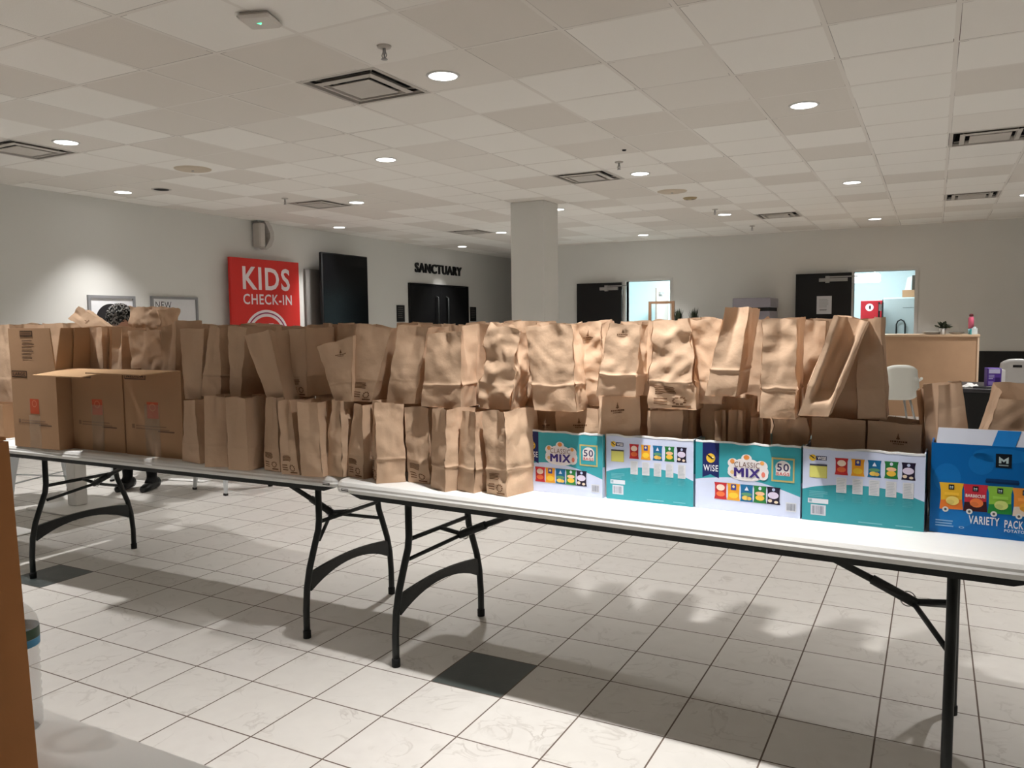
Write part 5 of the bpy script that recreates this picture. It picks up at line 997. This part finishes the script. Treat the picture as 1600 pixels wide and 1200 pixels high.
def blue_box():
    x0, y0, x1, yr = .002, 2.596, .350, 2.585
    L = math.hypot(x1 - x0, yr - y0); t = thing('snack_box', 'tall blue snack box with a white top flap at the right end of the table', 'box', (x0, y0, TOP + .0006), math.atan2(yr - y0, x1 - x0))
    h, d, th = .262, .30, .004; b = MB(); b.recalc = False
    b.box(0, L, 0, th, 0, h); b.box(0, th, th, d, 0, h); b.box(L - th, L, th, d, 0, h); b.box(th, L - th, d - th, d, 0, h); b.box(th, L - th, th, d - th, 0, th)
    b.build('box_body', ink(10, 92, 160), t)
    m = MB(); m.hexa([(.012, 0, h), (L - .012, 0, h), (L - .012, th, h), (.012, th, h), (.016, .012, h + .043), (L - .016, .012, h + .043), (L - .016, .016, h + .043), (.016, .016, h + .043)])
    f = m.build('white_flap', mat('flap_white', (206, 210, 222), rough=.6), t)
    a = Art((0, -.0006, h), (L, 0, 0), (0, .012, .043), (0, -1, 0), .0004); a.poly([(.43, 0), (.59, 0), (.63, 1), (.47, 1)], (30, 124, 198), 1); a.build('blue_stripe', f)
    a = Art((0, -.0004, 0), (L, 0, 0), (0, 0, h), (0, -1, 0)); a.rect(0, 0, 1, 1, BLUE, 1)
    for (u, v, r1, r2) in [(.2, .2, .13, .12), (.75, .12, .16, .1), (.12, .62, .1, .16), (.5, .9, .2, .08), (.88, .66, .12, .16), (.36, .8, .09, .12)]: a.ell(u, v, r1, r2, (14, 116, 190), 2, 28)
    def emblem(u, v, w, hh, k):
        a.rect(u - w, v - hh, u + w, v + hh, (16, 24, 32), k)
        a.poly([(u - .6 * w, v - .35 * hh), (u - .6 * w, v + .6 * hh), (u, v + .15 * hh), (u + .6 * w, v + .6 * hh), (u + .6 * w, v - .35 * hh), (u + .3 * w, v - .35 * hh), (u + .3 * w, v + .08 * hh), (u, v - .2 * hh), (u - .3 * w, v + .08 * hh), (u - .3 * w, v - .35 * hh)], (196, 214, 214), k + 1)
        a.rect(u - .6 * w, v - .72 * hh, u + .6 * w, v - .55 * hh, (150, 170, 176), k + 1)
    emblem(.515, .845, .055, .075, 3)
    a.poly([(.40, .645), (.62, .645), (.63, .61), (.39, .61)], (6, 60, 112), 3); a.rect(.395, .595, .625, .618, (4, 44, 86), 4)
    CH = [((240, 186, 48), (232, 124, 48), (246, 220, 120)), ((206, 50, 66), (60, 20, 26), (244, 130, 70)), ((146, 200, 70), (40, 140, 60), (212, 224, 130)), ((240, 152, 62), (230, 214, 196), (244, 170, 60)), ((120, 150, 196), (60, 80, 140), (240, 220, 140))]
    for i, (c, c2, c3) in enumerate(CH):
        u0 = .065 + i * .172; u1 = u0 + .178; v0, v1 = .27 - .012 * i * .2, .565
        a.poly([(u0, v1), (u0 + .012, v1 - .08), (u0 + .014, v0 + .05), (u0 + .006, v0), (u1 - .002, v0 + .008), (u1 - .01, v0 + .06), (u1 - .012, v1 - .07), (u1, v1 + .004)], c, 3)
        a.poly([(u0 + .013, v0 + .1), (u0 + .006, v0), (u1 - .002, v0 + .008), (u1 - .01, v0 + .12)], c2, 4)
        emblem((u0 + u1) / 2, v1 - .045, .02, .028, 5)
        if i == 1: a.text('BARBECUE', u0 + .02, v1 - .14, u1 - .02, v1 - .105, (240, 230, 226), 5, .03)
        else: a.lines(u0 + .04, v1 - .14, u1 - .03, v1 - .1, 1, tuple(min(255, q + 14) for q in c), 5, i, .8)
        a.ell((u0 + u1) / 2 + .01, v0 + .10, .048, .05, c3, 6, 16); a.ell((u0 + u1) / 2 - .005, v0 + .085, .03, .025, tuple(int(q * .93) for q in c3), 7, 12)
        a.ell(u0 + .05, v0 - .0, .023, .03, (226, 226, 222), 8, 16); a.ell(u0 + .05, v0, .010, .014, (90, 90, 90), 9, 10)
    a.text('VARIETY', .285, .135, .50, .225, (232, 236, 240), 4, .02); a.text('PACK', .535, .125, .665, .212, (232, 236, 240), 4, .02); a.text('POTATO CHIPS', .535, .08, .78, .112, (206, 222, 236), 4, .03)
    a.lines(.045, .07, .20, .155, 3, (130, 180, 222), 3, 4, .5); a.ring(.235, .082, .02, .012, .6, (150, 190, 226), 3, 16)
    a.build('printed_front', t)
blue_box()

# ------------------------------------------------------------------ things behind the tables, left
def pedestal_table(label, x, y, rz, s=.25):
    t = thing('pedestal_table', label, 'table', (x, y, 0), rz, 'white pedestal tables')
    MB().bbox(-s, s, -s, s, 0, .012, .004).build('base_plate', WHITE, t)
    MB().bbox(-.05, .05, -.05, .05, .012, .705, .006).build('column', WHITE, t)
    MB().bbox(-.34, .34, -.34, .34, .71, .74, .006).build('tabletop', WHITE, t)
    MB().box(-.16, .16, -.16, .16, .698, .71).build('mounting_plate', WHITE, t)
    return t
def big_pedestal():
    t = pedestal_table('white square pedestal table continuing left of the folding tables, under a low carton', -5.50, 2.90, 0)
    for c in t.children:
        if c.name.startswith('tabletop'): c.scale = (2.68, 1.05, 1.0)
big_pedestal()
pedestal_table('white square pedestal table in front of the standing person, base left of the black shoes', -5.735, 3.755, 0)
pedestal_table('white pedestal table farther back, base plate seen below the left folding table', -5.85, 5.0, .15, .24)
def metal_chair(label, x, y, rz, first=[None]):
    if first[0] is not None: return dup(first[0], (x, y, 0), rz, label, 'white metal cafe chairs')
    t = thing('metal_chair', label, 'chair', (x, y, 0), rz, 'white metal cafe chairs')
    m = MB(); m.bbox(-.18, .18, -.18, .18, .435, .455, .008); m.build('seat', WHITE_METAL, t)
    for sx in (-1, 1):
        for sy in (-1, 1):
            def ring(cx, cy, w, z): return [(cx - w, cy - w * .5, z), (cx + w, cy - w * .5, z), (cx + w, cy + w * .5, z), (cx - w, cy + w * .5, z)]
            m = MB(); m.loft([ring(sx * .215, sy * .215, .014, .012), ring(sx * .19, sy * .19, .026, .25), ring(sx * .16, sy * .165, .036, .44)]); lg = m.build('leg', WHITE_METAL, t)
            m = MB(); m.box(sx * .215 - .016, sx * .215 + .016, sy * .215 - .012, sy * .215 + .012, 0, .018); m.build('foot_cap', RUBBER, lg)
    m = MB(); m.tube([(-.175, .17, .44), (-.19, .2, .6), (-.175, .225, .78), (-.13, .235, .84), (0, .24, .855), (.13, .235, .84), (.175, .225, .78), (.19, .2, .6), (.175, .17, .44)], .012, 8); m.build('back_hoop', WHITE_METAL, t)
    m = MB(); m.hexa([(-.05, .18, .45), (.05, .18, .45), (.05, .185, .45), (-.05, .185, .45), (-.06, .235, .84), (.06, .235, .84), (.06, .24, .84), (-.06, .24, .84)]); m.build('back_splat', WHITE_METAL, t)
    for (p, q) in (((-.2, -.2), (.2, .2)), ((-.2, .2), (.2, -.2))): pass
    m = MB(); m.tube([(-.2, -.2, .17), (.2, .2, .17)], .006, 6); m.tube([(-.2, .2, .185), (.2, -.2, .185)], .006, 6); m.build('cross_brace', WHITE_METAL, t)
    first[0] = t; return t
metal_chair('white metal cafe chair at the far left, tapered legs seen left of the pedestal column', -6.27, 3.80, R(62))
metal_chair('white metal cafe chair whose two leg tips show right of the black shoes', -5.17, 4.75, R(-8))
metal_chair('white metal cafe chair farther back, single leg right behind the black shoes', -6.20, 4.75, R(100))

# ------------------------------------------------------------------ the standing person (mostly hidden)
def person(x, y, rz):
    t = thing('person', 'standing person with short grey and black curly hair, head bent down behind the cartons', 'person', (x, y, 0), rz)
    V = []; E = []; Rd = []
    def v(p, r, parent=None):
        V.append(p); Rd.append(r if isinstance(r, tuple) else (r, r))
        if parent is not None: E.append((parent, len(V) - 1))
        return len(V) - 1
    pel = v((0, .02, .86), (.145, .105)); wa = v((0, .0, 1.0), (.13, .095), pel); ch = v((0, -.035, 1.17), (.155, .105), wa); up = v((0, -.06, 1.285), (.13, .085), ch)
    nk = v((0, -.095, 1.35), .052, up); hb = v((0, -.12, 1.40), .06, nk)
    for s in (-1, 1):
        hp = v((s * .085, .02, .80), (.088, .088), pel); kn = v((s * .10, .0, .45), .058, hp); cf = v((s * .10, .015, .32), .057, kn); an = v((s * .105, .02, .085), .042, cf); v((s * .11, -.07, .045), .036, an)
        sh = v((s * .165, -.05, 1.27), .058, up); el = v((s * .225, -.06, 1.0), .044, sh); wr = v((s * .17, -.26, .88), .030, el); pm = v((s * .155, -.32, .855), (.036, .018), wr)
        for q, (dx, ln) in enumerate(((-.027, .068), (-.009, .078), (.009, .074), (.027, .058))):
            a = v((s * (.155 + dx * -1), -.355, .846), .0095, pm); b = v((s * (.155 + dx * -1.1), -.355 - ln * .5, .832), .0088, a); v((s * (.153 + dx * -1.1), -.355 - ln, .806), .0078, b)
        a = v((s * .118, -.318, .842), .0105, pm); v((s * .105, -.352, .826), .009, a)
    me = bpy.data.meshes.new('body'); me.from_pydata(V, E, [])
    o = bpy.data.objects.new('body_src', me); COL.objects.link(o)
    md = o.modifiers.new('skin', 'SKIN'); md.use_smooth_shade = True
    for i, r in enumerate(Rd): me.skin_vertices[0].data[i].radius = r
    for i in range(len(V)): me.skin_vertices[0].data[i].use_root = (i == 0)
    o.modifiers.new('sub', 'SUBSURF').levels = 2
    dg = bpy.context.evaluated_depsgraph_get(); m2 = bpy.data.meshes.new_from_object(o.evaluated_get(dg)); bpy.data.objects.remove(o)
    # head: sculpted ellipsoid, tipped forward
    bm = bmesh.new(); bm.from_mesh(m2)
    tip = Matrix.Translation((0, -.150, 1.425)) @ Matrix.Rotation(R(64), 4, 'X')
    h = bmesh.ops.create_uvsphere(bm, u_segments=40, v_segments=28, radius=1.0, matrix=Matrix.Identity(4))['verts']
    for w in h:
        p = w.co.copy(); q = Vector((p.x * .076, p.y * .094, p.z * .112))
        if p.z < 0: q.x *= 1 - .30 * (-p.z) ** 1.5; q.y *= 1 - .12 * (-p.z)
        if p.y < 0:
            g = lambda cx, cz, sx, sz: math.exp(-((p.x - cx) / sx) ** 2 - ((p.z - cz) / sz) ** 2)
            q.y -= .026 * g(0, -.22, .17, .17) + .012 * g(0, .02, .13, .25) + .009 * g(0, -.62, .3, .07) + .008 * g(0, -.76, .26, .06) + .012 * g(0, -.98, .35, .18)
            q.y += .012 * (g(-.38, .06, .2, .1) + g(.38, .06, .2, .1)) + .005 * g(0, -.69, .3, .03)
        for s in (-1, 1):
            d = math.exp(-((p.y - .08) / .22) ** 2 - ((p.z + .08) / .3) ** 2) if p.x * s > .9 else 0
            q.x += s * .016 * d
        w.co = tip @ q
    bm.to_mesh(m2); bm.free()
    for mm in (mat('dark_shirt', (28, 28, 32), rough=.85, var=.15), mat('black_trousers', (14, 14, 16), rough=.85, var=.15), SKIN): m2.materials.append(mm)
    for p in m2.polygons:
        c = p.center; p.use_smooth = True
        hand = c.y < -.235 and c.z < 1.0
        p.material_index = 2 if (hand or c.z > 1.345 or (c.z > 1.32 and c.y < -.11)) else (1 if c.z < .93 and abs(c.x) < .24 and c.y > -.2 else 0)
    b = bpy.data.objects.new('body', m2); COL.objects.link(b); b.parent = t
    # hair cap of short curls
    rnd = random.Random(4); hm = MB()
    for k in range(520):
        a = rnd.uniform(0, 2 * math.pi); z = rnd.uniform(-.25, 1.0); rr = math.sqrt(max(0, 1 - z * z)); d = Vector((rr * math.cos(a), rr * math.sin(a), z))
        if d.y < -.35 and d.z < .55: continue
        p = Vector((d.x * .077, d.y * .095, d.z * .113)); n = Vector((d.x / .077, d.y / .095, d.z / .113)).normalized()
        s1 = n.orthogonal().normalized(); s2 = n.cross(s1); ph = rnd.uniform(0, 6.28); r0 = rnd.uniform(.007, .012)
        hm.tube([tip @ (p + n * (.002 + .004 * q) + (s1 * math.cos(ph + q * 1.1) + s2 * math.sin(ph + q * 1.1)) * r0) for q in range(6)], .0036, 5, 0 if rnd.random() < .58 else 1)
    for i in range(1): pass
    cap = []; fs = []
    for i in range(11):
        z = 1.0 - i * .115; rr = math.sqrt(max(0, 1 - z * z))
        for j in range(24):
            a = 2 * math.pi * j / 24; d = Vector((rr * math.cos(a), rr * math.sin(a), z)); kx = 1.05 if not (d.y < -.4 and z < .5) else .93
            cap.append(tip @ Vector((d.x * .077 * kx, d.y * .095 * kx, d.z * .113 * kx)))
    for i in range(10):
        for j in range(24): fs.append((i * 24 + j, i * 24 + (j + 1) % 24, (i + 1) * 24 + (j + 1) % 24, (i + 1) * 24 + j))
    hm.add(cap, fs, 0, True)
    hm.build('hair', [mat('dark_hair', (24, 21, 20), rough=.5, var=.2), mat('grey_hair', (150, 145, 140), rough=.5, var=.2)], t)
    for s in (-1, 1):
        m = MB(); prof = [(-.05, .048, .10), (-.02, .047, .10), (.03, .042, .075), (.09, .046, .065), (.14, .040, .05), (.165, .02, .035)]
        m.loft([[(s * .108 + w_ * math.cos(q), -d_ + .02, max(.0, .0 + hh * (.5 + .5 * math.sin(q)))) for q in [2 * math.pi * k / 14 for k in range(14)]] for d_, w_, hh in prof], smooth=True)
        m.build('shoe', mat('black_shoe_leather', (12, 12, 13), rough=.3, spec=.5), t)
person(-5.86, 4.38, R(24))

# ------------------------------------------------------------------ things at the far end, right
t = thing('service_counter', 'plywood service counter in front of the far wall, holding plates and a plant', 'counter', (-.75, 12.62, 0))
MB().box(-1.28, 1.28, -.32, .32, 0, 1.10).build('front_panel', PLY, t)
MB().bbox(-1.29, 1.29, -.34, .34, 1.10, 1.13, .003).build('countertop', mat('ply_top', (214, 184, 152), rough=.5, var=.06), t)
MB().box(1.262, 1.285, -.335, -.315, 0, 1.10).build('edge_strip', mat('ply_edge', (226, 198, 170), rough=.5), t)
CT = 1.13
t = thing('plate_stack', 'stack of white plates on the plywood counter, left of the plant', 'plates', (-.02, 12.5, CT))
for k in range(3): MB().lathe([(.06, 0), (.10, .006), (.135, .017), (.137, .019), (.10, .010), (.0, .006)], (0, 0, k * .009), 28, caps=False).build('plate', WHITE, t)
t = thing('shallow_dish', 'shallow white dish with a dark rim on the plywood counter, right of the plant', 'dish', (.27, 12.55, CT))
MB().lathe([(.0, 0), (.06, 0), (.095, .022), (.097, .024), (.06, .008), (.0, .006)], n=28, caps=False).build('dish_body', WHITE, t)
MB().lathe([(.094, .022), (.098, .028), (.09, .028)], n=28, caps=False).build('dark_rim', mat('brown_glaze', (70, 56, 48)), t)
def pot_plant(label, x, y, z, pr, ph, leaves, lw, ll, up, seed, name='potted_plant', potm=WHITE):
    t = thing(name, label, 'plant', (x, y, z))
    MB().lathe([(pr * .8, 0), (pr, ph), (pr * .9, ph), (pr * .85, ph * .85), (0, ph * .85)], n=22, caps=False).build('pot', potm, t)
    rnd = random.Random(seed); m = MB(); m.recalc = False; st = MB()
    for k in range(leaves):
        a = rnd.uniform(0, 6.28); tilt = rnd.uniform(*up); d = Vector((math.cos(a) * math.sin(tilt), math.sin(a) * math.sin(tilt), math.cos(tilt)))
        o = Vector((rnd.uniform(-.5, .5) * pr, rnd.uniform(-.5, .5) * pr, ph * .85)); L = ll * rnd.uniform(.6, 1.0); side = d.cross(Vector((0, 0, 1)));
        side = side.normalized() if side.length > .05 else Vector((1, 0, 0)); side = (Matrix.Rotation(rnd.uniform(-1, 1), 3, d) @ side)
        s0 = o + d * L * (.45 if lw > .01 else .05); w = lw * rnd.uniform(.7, 1)
        p = [s0, s0 + d * L * .25 + side * w, s0 + d * L * .55 + side * w * .8 - Vector((0, 0, .01)), s0 + d * L * .8 - Vector((0, 0, .02)), s0 + d * L * .55 - side * w * .8 - Vector((0, 0, .01)), s0 + d * L * .25 - side * w]
        m.add(p, [(0, 1, 2, 3), (0, 3, 4, 5)])
        st.tube([o, s0], .0022, 5)
    m.build('leaves', LEAF, t); st.build('stems', LEAF, t)
    return t
pot_plant('small leafy plant in a white pot on the plywood counter', .105, 12.42, CT, .045, .085, 60, .022, .11, (.1, 1.25), 3)
t = thing('pink_bottle', 'clear bottle of pink liquid with a dark pump cap at the counter end', 'bottle', (.435, 12.42, CT))
MB().lathe([(.03, 0), (.034, .01), (.034, .075)], n=22).build('clear_base', mat('pale_blue_plastic', (150, 196, 206), rough=.2), t)
MB().lathe([(.034, .076), (.034, .215), (.028, .228), (.02, .24)], n=22).build('pink_liquid', mat('pink_liquid', (232, 112, 140), rough=.15), t)
MB().lathe([(.026, .2405), (.028, .262), (.016, .275), (.0, .278)], n=18, caps=False).build('pump_cap', mat('dark_red_cap', (92, 28, 36), rough=.3), t)
t = thing('wipes_tub', 'small white and teal tub in front of the pink bottle on the counter', 'tub', (.475, 12.35, CT))
MB().bbox(-.035, .035, -.03, .03, 0, .085, .004).build('tub_body', mat('tub_white', (222, 232, 232), rough=.3), t)
MB().box(-.048, -.0355, -.03, .03, 0, .08).build('teal_side', mat('tub_teal', (70, 188, 196), rough=.3), t)
MB().lathe([(.018, .085), (.018, .1), (.0, .102)], n=14, caps=False).build('flip_lid', mat('lid_clear', (200, 214, 220), rough=.2), t)

# sideboard with mirror and grasses, and the grey appliance, all rising behind the bags
t = thing('sideboard', 'white sideboard behind the bags carrying the empty wooden frame', 'sideboard', (-4.1, 13.95, 0))
MB().bbox(-.75, .75, -.25, .25, .08, 1.16, .005).build('cabinet', WHITE, t)
for sx in (-1, 1):
    MB().box(sx * .7 - .03, sx * .7 + .03, -.22, .22, 0, .08).build('plinth', BLACK, t)
    MB().box(min(.01 * sx, sx * .74), max(.01 * sx, sx * .74), -.262, -.25, .12, 1.12).build('door', WHITE, t)
t = thing('wooden_frame', 'small empty wooden frame standing in front of the lit doorway', 'frame', (-4.33, 13.95, 1.16), R(3))
f = MB(); f.box(-.235, .235, -.015, .015, .50, .545); f.box(-.235, .235, -.015, .015, 0, .045); f.box(-.235, -.185, -.015, .015, .045, .5); f.box(.185, .235, -.015, .015, .045, .5); f.build('wood_frame', mat('walnut_frame', (134, 102, 76), rough=.5, var=.15), t)
MB().box(-.12, .12, .015, .10, 0, .018).build('foot', mat('walnut_frame', (134, 102, 76)), t)
for x, l in ((-4.00, 'left'), (-3.72, 'right')):
    pot_plant('grass plant in a low pot right of the empty wooden frame, %s clump' % l, x, 13.88, 1.16, .06, .09, 120, .0095, .44, (.0, .30), 11 + int(x * 10), 'grass_plant')
t = thing('grey_appliance', 'boxy grey appliance with a dark slot against the far wall, right of the grass plants', 'appliance', (-2.70, 14.02, 0))
GA = mat('grey_lilac_enamel', (158, 154, 164), rough=.35, metal=.2, var=.03)
MB().bbox(-.30, .30, -.36, .36, .05, 1.50, .008).build('cabinet', GA, t)
MB().bbox(-.31, .31, -.37, .37, 1.56, 1.72, .01).build('top_housing', GA, t)
MB().box(-.29, .29, -.33, .35, 1.50, 1.56).build('dark_slot', BLACK, t)
MB().box(-.27, .27, -.37, -.36, .15, 1.42).build('door', GA, t)
MB().box(-.28, .28, -.34, .34, 0, .05).build('plinth', BLACK, t)

# white chairs on the right
def shell_chair(label, x, y, rz, m, slot):
    t = thing('shell_chair', label, 'chair', (x, y, 0), rz, 'white moulded chairs')
    def P(u, v):        # u -1..1 across, v 0 seat front .. 1 back top
        if v < .5: z = .44 - .03 * math.sin(v * math.pi); yy = -.22 + v * .8
        else: z = .41 + (v - .5) * .82; yy = .18 + (v - .5) * .16
        w = .24 if v < .6 else .24 - .05 * (v - .6) / .4
        edge = abs(u) ** 4 * .03
        z2 = z + (edge * 2.5 if v < .55 else 0); yy -= (edge * 2 if v > .45 else 0)
        if v > .86: z2 -= (abs(u) ** 3) * .06
        return (u * w, yy, z2)
    N, M = 16, 22; b = MB(); b.recalc = False
    for off in (0, 1):
        vs = [Vector(P(-1 + 2 * i / N, j / M)) + Vector((0, .012, -.006)) * off for j in range(M + 1) for i in range(N + 1)]
        fs = []
        for j in range(M):
            for i in range(N):
                if slot and 19 <= j <= 19 and 6 <= i <= 9: continue
                k = j * (N + 1) + i; f = (k, k + 1, k + N + 2, k + N + 1); fs.append(f if off == 0 else f[::-1])
        b.add(vs, fs, 0, True)
    W = (M + 1) * (N + 1)
    rim = [i for i in range(N + 1)] + [j * (N + 1) + N for j in range(1, M + 1)] + [M * (N + 1) + i for i in range(N - 1, -1, -1)] + [j * (N + 1) for j in range(M - 1, 0, -1)]
    for i in range(len(rim)):
        p, q = rim[i], rim[(i + 1) % len(rim)]; b.f.append((q, p, p + W, q + W)); b.m.append(0); b.sm.append(True)
    b.build('seat_shell', m, t)
    for sx in (-1, 1):
        for sy in (-1, 1): MB().tube([(sx * .14, sy * .13, .40), (sx * .22, sy * .22, 0)], [.014, .010], 8).build('leg', ZINC, t)
        MB().tube([(sx * .235, -.12, .44), (sx * .275, -.10, .60), (sx * .28, .05, .645), (sx * .24, .19, .66)], .016, 8).build('armrest', m, t)
    return t
SHELL = mat('white_shell_plastic', (222, 222, 214), rough=.3, spec=.5, var=.02)
shell_chair('white moulded armchair in front of the plywood counter, right of the bags', -.40, 10.5, R(196), SHELL, False)
shell_chair('white moulded chair in painted shade, with a hand slot at the far right edge', .98, 12.4, R(176), mat('shaded_shell', (190, 188, 186), rough=.3, metal=.3, var=.05), True)  # same white chair as the other; its shade is painted in as grey

# dark table with odds and ends
t = thing('dark_table', 'dark topped table behind the blue box, holding a purple carton and cutlery', 'table', (.93, 8.35, 0))
MB().bbox(-.80, .80, -.42, .42, .71, .745, .004).build('tabletop', mat('charcoal_laminate', (62, 60, 64), rough=.35, spec=.5), t)
MB().box(-.78, .78, -.40, -.38, .16, .71).build('modesty_panel', BLACK, t)
for sx in (-1, 1):
    for sy in (-1, 1): MB().bbox(sx * .74 - .025, sx * .74 + .025, sy * .36 - .02, sy * .36 + .02, 0, .71, .003).build('leg', BLACK, t)
DT = .745
t = thing('purple_carton', 'purple and white small carton on the dark table', 'carton', (.47, 8.25, DT), R(10))
MB().bbox(-.055, .055, -.055, .055, 0, .165, .003).build('carton_body', mat('purple_print', (86, 52, 150), rough=.45, var=.25, scale=22), t)
a = Art((-.055, -.0552, 0), (.11, 0, 0), (0, 0, .165), (0, -1, 0), .0006); a.rect(.1, .72, .9, .95, (200, 196, 226), 1); a.rect(.08, .1, .45, .3, (150, 130, 200), 1); a.rect(.55, .12, .9, .5, (54, 30, 104), 1); a.lines(.1, .4, .5, .66, 3, (190, 180, 222), 1, 2, .5); a.build('printed_face', t)
MB().box(.056, .085, -.05, .05, 0, .15).build('white_end_panel', WHITE, t)
t = thing('paper_napkins', 'crumpled white napkins at the near edge of the dark table', 'napkins', (.29, 8.1, DT))
m = MB(); m.recalc = False; vs = []; rnd = random.Random(8)
for j in range(7):
    for i in range(9): vs.append((-.07 + i * .0175, -.05 + j * .0166, .003 + max(0, .045 * noise.noise(Vector((i * .5, j * .5, 2.2)))) + (.02 if 2 < i < 6 and j > 3 else 0)))
m.add(vs, [(j * 9 + i, j * 9 + i + 1, (j + 1) * 9 + i + 1, (j + 1) * 9 + i) for j in range(6) for i in range(8)], 0, True); m.build('folded_sheet', WHITE, t)
m = MB(); m.box(-.06, .07, -.04, .05, 0, .003); m.build('flat_sheet', WHITE, t)
t = thing('plastic_spoon', 'white plastic spoon jutting over the near corner of the dark table', 'spoon', (.165, 8.02, DT + .012), R(-20))
m = MB(); m.lathe([(.0, -.006), (.012, -.004), (.019, .003), (.0, .0)], (-.06, 0, .0), 16, caps=False); m.build('bowl', WHITE, t)
m = MB(); m.tube([(-.045, 0, .0), (.0, 0, .003), (.09, 0, -.004)], [.004, .003, .004], 6); m.build('handle', WHITE, t)
t = thing('black_tray', 'flat black tray with a metal handle on the dark table', 'tray', (.40, 8.04, DT))
MB().bbox(-.09, .09, -.06, .06, 0, .012, .003).build('tray_body', BLACK, t)
MB().tube([(.01, -.045, .016), (.05, -.05, .02), (.085, -.03, .016)], .004, 6).build('metal_handle', ZINC, t)

# inside the kitchen and the side room
def room_light(label, x, y, w, d, watts):
    t = thing('strip_light', label, 'ceiling light', (x, y, CEIL - .02), 0)
    MB().box(-w / 2, w / 2, -d / 2, d / 2, -.05, 0).build('housing', WHITE, t)
    MB().box(-w / 2 + .01, w / 2 - .01, -d / 2 + .01, d / 2 - .01, -.056, -.0505).build('diffuser', mat('fluorescent_diffuser', (255, 255, 255), emit=(.86, .96, 1, 1), estr=14), t)
    ld = bpy.data.lights.new('tube_glow', 'AREA'); ld.shape = 'RECTANGLE'; ld.size = w * .9; ld.size_y = d * .9; ld.energy = watts; ld.color = (.80, .95, 1.0)
    lo = bpy.data.objects.new('tube_glow', ld); COL.objects.link(lo); lo.parent = t; lo.location = (0, 0, -.07)
    return t
room_light('white strip light inside the side room behind the first black door', -4.2, 15.6, .3, 1.2, 150)
room_light('glaring strip light inside the kitchen, nearest the doorway', -1.15, 15.7, .9, .35, 30)
room_light('glaring strip light inside the kitchen, farther back', -1.25, 17.2, .9, .35, 30)
t = thing('hanging_light', 'glaring white hanging lamp at the top left of the kitchen doorway', 'ceiling light', (-1.22, 16.6, 0))
MB().bbox(-.42, .30, -.14, .14, 2.04, 2.20, .03).build('glowing_shade', mat('fluorescent_diffuser', (255, 255, 255)), t)
for xx in (-.3, .2): MB().tube([(xx, 0, 2.20), (xx, 0, CEIL)], .004, 6).build('cord', ZINC, t)
t = thing('open_inner_door', 'narrow brown door edge inside the lit side room', 'door', (-5.05, 16.3, 0))
MB().box(-.02, .02, -.4, .4, 0, 2.03).build('door_leaf', mat('taupe_door', (150, 136, 128), rough=.5), t)
MB().box(.02, .06, -.3, -.05, 1.9, 1.95).build('door_closer', ZINC, t)
t = thing('refrigerator', 'pale grey refrigerator with a black loop handle inside the kitchen', 'refrigerator', (-.48, 17.3, 0))
FR = mat('pale_grey_enamel', (168, 178, 178), rough=.4, var=.02)
MB().bbox(-.40, .40, -.36, .36, 0, 1.75, .01).build('cabinet', FR, t)
MB().bbox(-.39, .39, -.40, -.362, .08, 1.73, .006).build('door', FR, t)
MB().box(-.06, .25, -.4035, -.4005, 1.55, 1.56).build('badge_line', mat('badge_grey', (110, 118, 118)), t)
MB().tube([(-.16, -.40, .85), (-.16, -.45, .9), (-.16, -.45, 1.24), (-.135, -.45, 1.3), (-.085, -.45, 1.33), (-.035, -.45, 1.3), (-.01, -.45, 1.24), (-.01, -.45, .9), (-.01, -.40, .85)], .013, 8).build('loop_handle', BLACK, t)
t = thing('stored_carton', 'brown carton with papers on top of the kitchen refrigerator', 'box', (-.42, 17.25, 1.7505))
MB().box(-.14, .2, -.2, .2, 0, .14).build('carton_body', CARD, t)
m = MB(); m.hexa([(-.1, -.12, .14), (.0, -.12, .14), (.0, -.02, .14), (-.1, -.02, .14), (-.06, -.1, .38), (.02, -.1, .40), (.02, -.06, .40), (-.06, -.06, .38)]); m.build('papers', WHITE, t)
MB().box(.02, .19, -.1, .1, .14, .42).build('dark_carton', mat('dark_carton', (64, 58, 48)), t)
t = thing('red_cabinet', 'red cabinet front with a round white emblem inside the kitchen', 'cabinet', (-1.09, 17.0, 0))
MB().bbox(-.19, .19, -.02, .3, 0, 1.70, .005).build('cabinet', mat('red_enamel', (168, 30, 40), rough=.4), t)
a = Art((-.20, -.0202, 1.3), (.40, 0, 0), (0, 0, .4), (0, -1, 0), .0008); a.ell(.42, .68, .18, .18, (224, 220, 220), 1, 24); a.ell(.44, .68, .05, .1, (60, 40, 44), 2, 12); a.build('round_emblem', t)
MB().box(.192, .204, -.0, .3, 0, 1.72).build('black_side', BLACK, t)
t = thing('kitchen_bin_rack', 'black upright rack edge between the red cabinet and the refrigerator', 'rack', (-.90, 16.6, 0))
for k in range(5): MB().box(-.03, .03, -.2, .2, .3 + k * .3, .42 + k * .3).build('shelf_tray', BLACK if k % 2 else ZINC, t)
for sx in (-1, 1): MB().box(sx * .03 - .006, sx * .03 + .006, -.2, .2, 0, 1.66).build('upright', BLACK, t)
